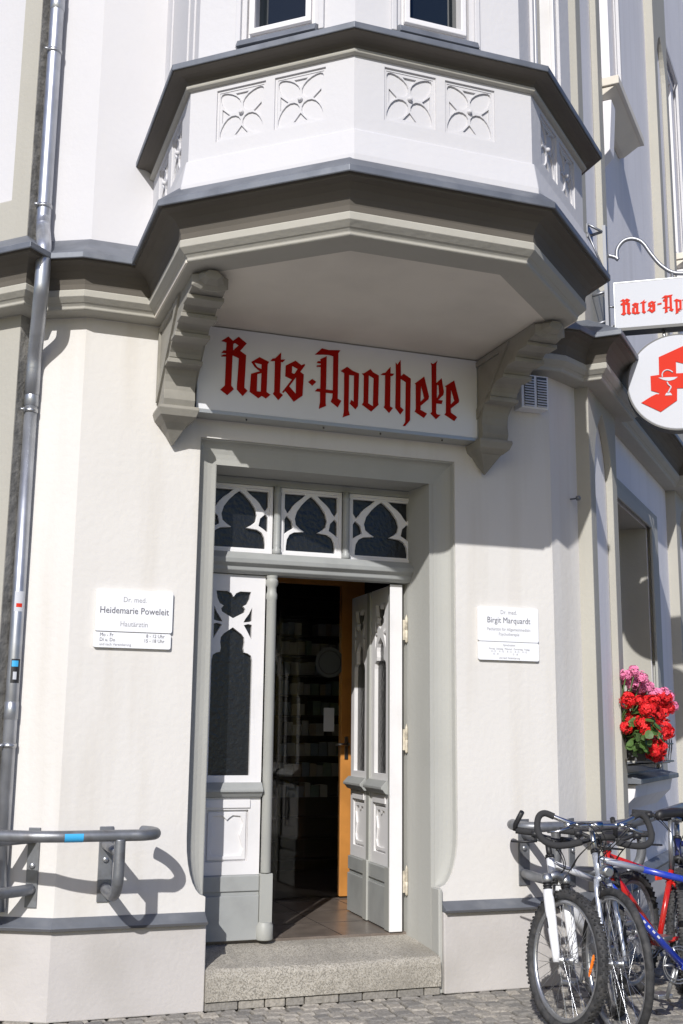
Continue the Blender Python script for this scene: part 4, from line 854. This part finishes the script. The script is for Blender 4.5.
geranium('pink geranium arching over the top and right of the red one', 'geraniums in the window box', [(1.0+i*.05, .15+.006*i+.06*math.sin(i*2.1), 2.05-.009*i+.04*math.sin(i*1.7)) for i in range(24)]+[(2.0, .2, 1.72), (2.05, .22, 1.80), (2.0, .2, 1.86)], M['ppink'], spread(8, 1.4, 2.4, .0, .2, 1.72, 1.85), 3, .046)
geranium('dark magenta geranium behind the pink blossoms', 'geraniums in the window box', [(1.6, .0, 2.06), (1.75, -.02, 2.04), (2.2, .2, 1.92), (2.28, .2, 1.90), (2.25, .16, 1.95), (2.2, .16, 1.87)], M['pdark'], spread(4, 1.5, 2.5, -.02, .1, 1.75, 1.9), 6, .045)
# ------------------------------------------------------------------ bicycles (real metres)
def bike(label, pos, wheel_deg, frame_deg, lean, R, tyre, frame_m, fork_m, bars, knob, opts):
    t = thing('bicycle', label, 'bicycle', (pos[0], pos[1], 0), 'bicycles parked by the wall rack')
    hw = R_(wheel_deg); hf = R_(frame_deg); ln = R_(lean)
    def axes(h, ln):
        F = Vector((math.cos(h), math.sin(h), 0)); L = Vector((-math.sin(h), math.cos(h), 0)); U = Vector((0, 0, 1))
        return F, L*math.cos(ln)-U*math.sin(ln), U*math.cos(ln)+L*math.sin(ln)
    Fw, Lw, Uw = axes(hw, ln); Ff, Lf, Uf = axes(hf, R_(opts.get('flean', 0)))
    O = Vector((pos[0], pos[1], 0)); hub = O+Uw*R
    W = lambda x, y, z: tuple(hub+Fw*x+Lw*y+Uw*(z-R))           # wheel/fork space
    rake = .05
    # steering head sits behind the hub in the wheel plane
    hb = Vector(W(-.155, 0, .70*R/.34)); ht = Vector(W(-.205, 0, .70*R/.34+opts.get('headlen', .13)))
    hb0 = hb
    Fx = lambda x, y, z: tuple(hb0+Ff*(x+.155)+Lf*y+Uf*(z-.70*R/.34))   # frame space (x from the front hub)
    TB = lambda: MB(1)
    def wheel(C, F, L, U, front):
        w_ = None
        C = Vector(C); P = lambda a, r, y: tuple(C+F*math.cos(a)*r+U*math.sin(a)*r+L*y)
        n = 72
        b = TB(); b.tube([P(2*math.pi*i/n, R-tyre*.5, 0) for i in range(n)], tyre*.5, 12, close=True)
        if knob:
            m = 110
            for i in range(m):
                a = 2*math.pi*i/m; da = 2*math.pi/m*.28
                for yy, hh in ((-.012, .006), (.012, .006)) if i % 2 else ((-.021, .003), (0, .0065), (.021, .003)):
                    ro = R-abs(yy)*.28; vs = [P(a+q*da, ro+rr_, yy+ww) for rr_ in (-.004, hh*.55) for q, ww in ((-1, -.006), (1, -.006), (1, .006), (-1, .006))]
                    b.add(vs, [(3, 2, 1, 0), (4, 5, 6, 7), (0, 1, 5, 4), (1, 2, 6, 5), (2, 3, 7, 6), (3, 0, 4, 7)])
        w_ = b.build('wheel', M['rubber'], t, merge=False)
        b = TB(); ri = R-tyre; vs = []; prof_ = [(ri+.008, -.011), (ri-.008, -.012), (ri-.017, -.006), (ri-.019, 0), (ri-.017, .006), (ri-.008, .012), (ri+.008, .011)]
        for i in range(n):
            for r_, y_ in prof_: vs.append(P(2*math.pi*i/n, r_, y_))
        k = len(prof_); b.add(vs, [(i*k+j, ((i+1) % n)*k+j, ((i+1) % n)*k+(j+1) % k, i*k+(j+1) % k) for i in range(n) for j in range(k)], True); b.build('rim', opts.get('rim', M['alloy']), w_)
        b = TB(); ns = 36
        for i in range(ns):
            a = 2*math.pi*i/ns; sd = 1 if i % 2 else -1; off = (.9 if (i//2) % 2 else -.9); b.tube([P(a+off*.38*3, .022, sd*.028), P(a, ri-.012, sd*.004)], .0014, 4, caps=False)
        b.build('spokes', M['chrome'], w_)
        b = TB(); b.lathe([(.006, -.055), (.012, -.053), (.012, -.036), (.024, -.032), (.024, -.026), (.014, -.022), (.014, .022), (.024, .026), (.024, .032), (.012, .036), (.012, .053), (.006, .055)], C, L, 16); b.build('hub', M['alloy'], w_)
        if opts.get('reflector') and front:
            b = TB(); a = R_(opts['reflector']); b.box(0, 1, 0, 1, 0, 1, lambda x, y, z: P(a+(x-.5)*.10, ri-.02-.045*z-.03, .012+(y-.5)*.012)); 
            b = TB(); pts = [P(a+q, rad, yy) for q, rad, yy in ()]
            cc = .20; b.box(0, 1, 0, 1, 0, 1, lambda x, y, z: tuple(C+F*(math.cos(a)*cc+(x-.5)*.03*math.sin(a)*-1+(z-.5)*.085*math.cos(a+opts.get('reft', 1.2)))+U*(math.sin(a)*cc+(x-.5)*.03*math.cos(a)+(z-.5)*.085*math.sin(a+opts.get('reft', 1.2)))+L*((y-.5)*.014+.012))); b.build('reflector', M['reflector'], w_, bevel=.004)
        return w_
    wheel(hub, Fw, Lw, Uw, True)
    rear = Vector(Fx(-1.06, 0, R)); rear.z = max(rear.z, 0)
    rear = Vector(Fx(-1.06, 0, R)); 
    wheel(rear, Ff, Lf, Uf, False)
    # fork
    ct = Vector(W(-.150, 0, R+.375 if opts.get('susp') else R+.375))
    yo = .055
    if opts.get('susp'):
        b = TB()
        for s in (-1, 1): b.tube([W(.0, s*yo, R-.012), W(-.01, s*yo, R+.03), W(-.045, s*yo, R+.12), W(-.085, s*yo, R+.225), W(-.117, s*yo, R+.318)], [.017, .020, .024, .027, .026], 14)
        fk = b.build('fork', fork_m, t)
        b = TB()
        for s in (-1, 1): b.tube([W(-.09, s*yo, R+.24), W(-.135, s*yo, R+.375)], .0155, 12)
        b.build('stanchions', M['chrome'], fk)
        b = TB()
        for s in (-1, 1):
            for q in range(3): b.lathe([(.020, 0), (.025, .006), (.020, .012)], W(-.118-.0052*q, s*yo, R+.320+.0125*q), Vector(W(-.05, 0, .13))-Vector(W(0, 0, 0)), 12)
        b.build('gaiters', M['black'], fk)
        b = TB()
        for s in (-1, 1): b.lathe([(.02, -.02), (.027, -.015), (.027, .02), (.018, .026)], W(-.132, s*yo, R+.37), Vector(W(-.05, 0, .13))-Vector(W(0, 0, 0)), 14)
        b.tube([W(-.136, -yo, R+.375), W(-.142, 0, R+.395), W(-.136, yo, R+.375)], .022, 12); b.build('crown', M['alloy'], fk)
        b = TB()
        for s in (-1, 1): b.box(0, 1, 0, 1, 0, 1, lambda x, y, z: W(-.055-.028*z+.010*(x-.5), s*(yo+.0245)+.002*(y-.5), R+.14+.07*z))
        b.build('label_patch', M['black'], fk)
    else:
        b = TB()
        for s in (-1, 1): b.tube([W(.0, s*.05, R), W(-.018, s*.05, R+.06), W(-.065, s*.048, R+.20), W(-.115, s*.040, R+.33), W(-.135, s*.03, R+.375)], [.008, .009, .012, .014, .014], 12)
        b.tube([W(-.135, -.034, R+.372), W(-.14, 0, R+.385), W(-.135, .034, R+.372)], .017, 10); fk = b.build('fork', fork_m, t)
    # V brakes
    b = TB()
    for s in (-1, 1): b.tube([W(-.105, s*.045, R+.24), W(-.085, s*.040, R+.31), W(-.10, s*.030, R+.345)], .007, 8); b.box(0, 1, 0, 1, 0, 1, lambda x, y, z: W(-.10+.07*(x-.5), s*.030+.012*(y-.5), R+.285+.014*z))
    b.tube([W(-.10, .03, R+.345), W(-.10, -.03, R+.345)], .0025, 6); b.build('brake', M['black'], fk)
    # frame
    b = TB(); tr_ = opts.get('tube', .017)
    tt0 = tuple(ht.lerp(hb, .22)); dt0 = tuple(ht.lerp(hb, .78)); BBp = Fx(-.62, 0, .285); st = Fx(-.77, 0, opts.get('sth', .76)); sttop = Fx(-.785, 0, opts.get('sth', .76)+.045)
    up_ = opts.get('dtr', .021)
    b.tube([dt0, BBp], up_, 14)
    for s in (-1, 1):
        b.tube([Fx(-.765, s*.02, opts.get('sth', .76)-.02), Fx(-1.06, s*.06, R+.01)], .009, 10)
        b.tube([Fx(-.65, s*.03, .285), Fx(-1.06, s*.06, R)], .011, 10)
    b.lathe([(.021, -.04), (.021, .04)], BBp, Lf, 14)
    fr_ = b.build('frame', frame_m, t)
    b = TB(); b.tube([hb, ht], .0205, 14); b.build('head_tube', opts.get('htm', frame_m), t)
    b = TB(); b.tube([BBp, sttop], tr_*.98, 12); b.build('seat_tube', opts.get('stm', frame_m), t)
    A0 = Vector(tt0); A1 = Vector(st); mid = A0.lerp(A1, .42 if 'ttm' in opts else 1)
    b = TB(); b.tube([A0, mid], tr_, 12); b.build('top_tube', opts.get('ttm', frame_m), t)
    if 'ttm' in opts:
        b = TB(); b.tube([mid, A1], tr_*1.01, 12); b.build('top_tube', frame_m, t)
    b = TB(); b.lathe([(.024, -.006), (.024, .006)], hb, ht-hb, 14); b.build('headset', M['black'], fr_)
    b = TB(); b.lathe([(.024, -.006), (.024, .010), (.019, .014)], ht, ht-hb, 14); b.build('headset', M['black'], fr_)
    if opts.get('decal'):
        b = TB(); A_ = Vector(dt0); B_ = Vector(BBp); ax = (B_-A_).normalized(); sd = Vector(Lf); upv = ax.cross(sd).normalized()
        fu = opts['decal']
        for i in range(9):
            a = A_.lerp(B_, .22+.055*i); b.box(0, 1, 0, 1, 0, 1, lambda x, y, z: tuple(a+ax*(.018*x)+sd*(up_*1.0+.0008)*(1)+sd*.0006*y+upv*(.010*(z-.5))))
        b.build('decal', M['signwhite2'], fr_)
    # crankset
    b = TB(); C = Vector(BBp); P = lambda a, r, y: tuple(C+Ff*math.cos(a)*r+Uf*math.sin(a)*r+Lf*y)
    for yy, rad in ((-.045, .09), (-.052, .075)):
        b.tube([P(2*math.pi*i/40, rad, yy) for i in range(40)], .004, 6, close=True)
        for j in range(5): b.tube([P(j*1.2566, .01, yy), P(j*1.2566, rad, yy)], .006, 6)
    ca = R_(opts.get('crank', -70)); b.tube([P(ca, 0, -.066), P(ca, .17, -.075)], [.014, .010], 10); b.tube([P(ca+math.pi, 0, .058), P(ca+math.pi, .17, .068)], [.014, .010], 10); ck = b.build('crankset', M['alloy'], t)
    for sgn, aa in ((-1, ca), (1, ca+math.pi)):
        b = TB(); c0 = Vector(P(aa, .17, sgn*.085)); b.box(-.045, .045, 0, .08, -.012, .012, lambda x, y, z: tuple(c0+Ff*x+Lf*sgn*y+Uf*z)); b.build('pedal', M['alloy'], ck, bevel=.006)
    b = TB()
    for dz in (1, -1): b.tube([P(R_(90*dz), .088, -.047), tuple(rear+Uf*dz*.035-Lf*.047)], .0045, 6)
    b.tube([tuple(rear+Uf*math.sin(2*math.pi*i/20)*.035+Ff*math.cos(2*math.pi*i/20)*.035-Lf*.045) for i in range(20)], .008, 6, close=True); b.build('chain', M['black'], t)
    # saddle
    b = TB(); b.tube([sttop, Fx(-.80, 0, opts.get('sad', .93))], .0135, 12); sp_ = b.build('seat_post', M['alloy'], t)
    b = TB(); sz = opts.get('sad', .93)+.02; rows = []
    for x, hw2, zz_ in ((-.93, .03, .012), (-.92, .07, .022), (-.88, .078, .028), (-.82, .058, .024), (-.76, .034, .022), (-.70, .024, .022), (-.665, .018, .012)):
        rows.append([Fx(x, hw2*math.cos(a), sz+zz_*.9+math.sin(a)*(.022 if math.sin(a) > 0 else .030)) for a in [2*math.pi*i/12 for i in range(12)]])
    vs = [v for r in rows for v in r]; b.add(vs, [(i*12+j, i*12+(j+1) % 12, (i+1)*12+(j+1) % 12, (i+1)*12+j) for i in range(6) for j in range(12)]+[tuple(range(12))[::-1], tuple(range(72, 84))], True); b.build('saddle', M['black'], t)
    # stem and handlebar
    axh = (ht-hb).normalized(); top = ht+axh*opts.get('stemlen', .05)
    cl = top+Fw*opts.get('reach', .06)+Uw*.02+Lw*opts.get('barshift', 0)
    b = TB(); b.tube([ht, top], opts.get('stemr', .016), 12); b.tube([top-axh*.01, cl], .015, 12); b.lathe([(.019, -.03), (.019, .03)], cl, Lw, 14); b.build('stem', opts.get('stemm', M['alloy']), t)
    Fb, Lb, Ub = axes(R_(opts['bar_deg']), ln*.5) if 'bar_deg' in opts else (Fw, Lw, Uw)
    H = lambda x, y, z: tuple(cl+Fb*x+Lb*y+Ub*z)
    if bars == 'flat':
        b = TB(); b.tube(smooth_path([H(-.06, -.25, .03), H(-.035, -.16, .025), H(0, -.08, .0), H(0, 0, 0), H(0, .08, .0), H(-.035, .16, .025), H(-.06, .25, .03)], 4), .0115, 10); hbn = b.build('handlebar', M['black'] if opts.get('darkbar') else M['chrome'], t)
        for s in (-1, 1):
            b = TB(); b.tube([H(-.036, s*.145, .0257), H(-.0605, s*.258, .0305)], .0175, 14); b.build('grip', M['foam'], hbn)
            if opts.get('barend'):
                b = TB(); b.tube([H(-.060, s*.262, .030), H(-.05, s*.262, .06), H(-.0, s*.235, .13)], .0135, 12); b.build('bar_end', M['black'], hbn)
            b = TB(); b.tube([H(-.02, s*.165, .01), H(.03, s*.16, -.01), H(.02, s*.22, -.02), H(.01, s*.29, -.022)], [.010, .008, .006, .005], 8); b.lathe([(.018, -.02), (.018, .02)], H(-.02, s*.16, .02), Lb, 12); b.build('brake_lever', M['black'], hbn)
    else:
        b = TB(); b.tube(smooth_path([H(0, -.12, 0), H(0, 0, 0), H(0, .12, 0)], 4), .012, 10)
        for s in (-1, 1): b.tube(smooth_path([H(0, s*.10, 0), H(-.01, s*.17, .02), H(-.03, s*.23, .042)], 4), .012, 10)
        hbn = b.build('handlebar', M['chrome'], t)
        for s in (-1, 1):
            b = TB(); b.tube(smooth_path([H(-.03, s*.22, .04), H(-.045, s*.265, .055), H(-.04, s*.30, .035), H(-.02, s*.315, -.02), H(.01, s*.30, -.07), H(.03, s*.25, -.095), H(.03, s*.18, -.095), H(.03, s*.10, -.08)], 5), .0165, 12); b.build('grip', M['foam'], hbn)
            b = TB(); b.tube([H(-.01, s*.16, .0), H(.035, s*.17, -.01), H(.03, s*.23, -.03), H(.0, s*.27, -.035)], [.011, .009, .007, .005], 8); b.lathe([(.018, -.02), (.018, .02)], H(-.005, s*.15, .0), Lw, 12); b.build('brake_lever', M['chrome'], hbn)
    # cables
    b = TB(); rndc = random.Random(int(pos[0]*1000))
    for q, (yy, tgt) in enumerate(((.16, W(-.10, 0, R+.35)), (-.16, tuple(Vector(dt0)+Vector(Lf)*.02)), (.14, tuple(Vector(tt0)+Vector(Lf)*.02)), (-.13, tuple(Vector(dt0)-Vector(Lf)*.02)))):
        b.tube(smooth_path([H(.02, yy, .0), H(.13+.02*q, yy*.8, .02), H(.12+.02*q, yy*.3, -.06), H(.05, yy*.1, -.14), tgt], 6), .0026, 6)
    b.build('cables', M['cable'], t)
    if opts.get('bell'):
        b = TB(); b.lathe([(.032, 0), (.032, .03), (.02, .045)], W(-.10, 0, R+.42), Fw, 18); b.build('headlamp', M['chrome'], t)
    if opts.get('redref'):
        b = TB(); b.box(-.03, .03, -.006, .006, -.012, .012, lambda x, y, z: tuple(Vector(Fx(-.60, .03, opts.get('sth', .76)+.02))+Ff*x+Lf*y+Uf*z)); b.build('red_reflector', M['redref'], t, bevel=.003)
    return t
bike('white mountain bike with knobbly tyres and suspension fork, leftmost in the row', (.890, -.965), 273, 211, 6.5, .335, .052, M['bwhite'], M['bwhite'], 'flat', True, dict(susp=True, barend=True, reflector=3, rim=M['alloy'], dtr=.028, headlen=.12, darkbar=True, stemlen=.08, reach=.09, barshift=.055, bar_deg=247, stemm=M['black'], stm=M['black'], sth=.62, sad=.84))
bike('blue and silver trekking bike with curled foam handlebar, right of the white one', (1.065, -1.19), 264, 178, 1, .35, .040, M['bblue'], M['bsilver'], 'loop', False, dict(ttm=M['bsilver'], htm=M['bsilver'], decal=True, dtr=.019, headlen=.13, stemlen=.12, stemr=.0135, stemm=M['chrome'], bell=.08, sth=.68))
bike('red bike with red frame tubes standing between the blue bike and the wall', (1.34, -.75), 245, 203, 1, .335, .045, M['bred'], M['black'], 'flat', True, dict(dtr=.026, redref=True, headlen=.12, darkbar=True, sad=.95, sth=.62, crank=200))
bike('dark navy bike with black handlebar, farthest right along the wall', (2.03, -.40), 235, 214, 0, .34, .045, M['bnavy'], M['black'], 'flat', True, dict(dtr=.022, headlen=.13, darkbar=True, stemlen=.10))
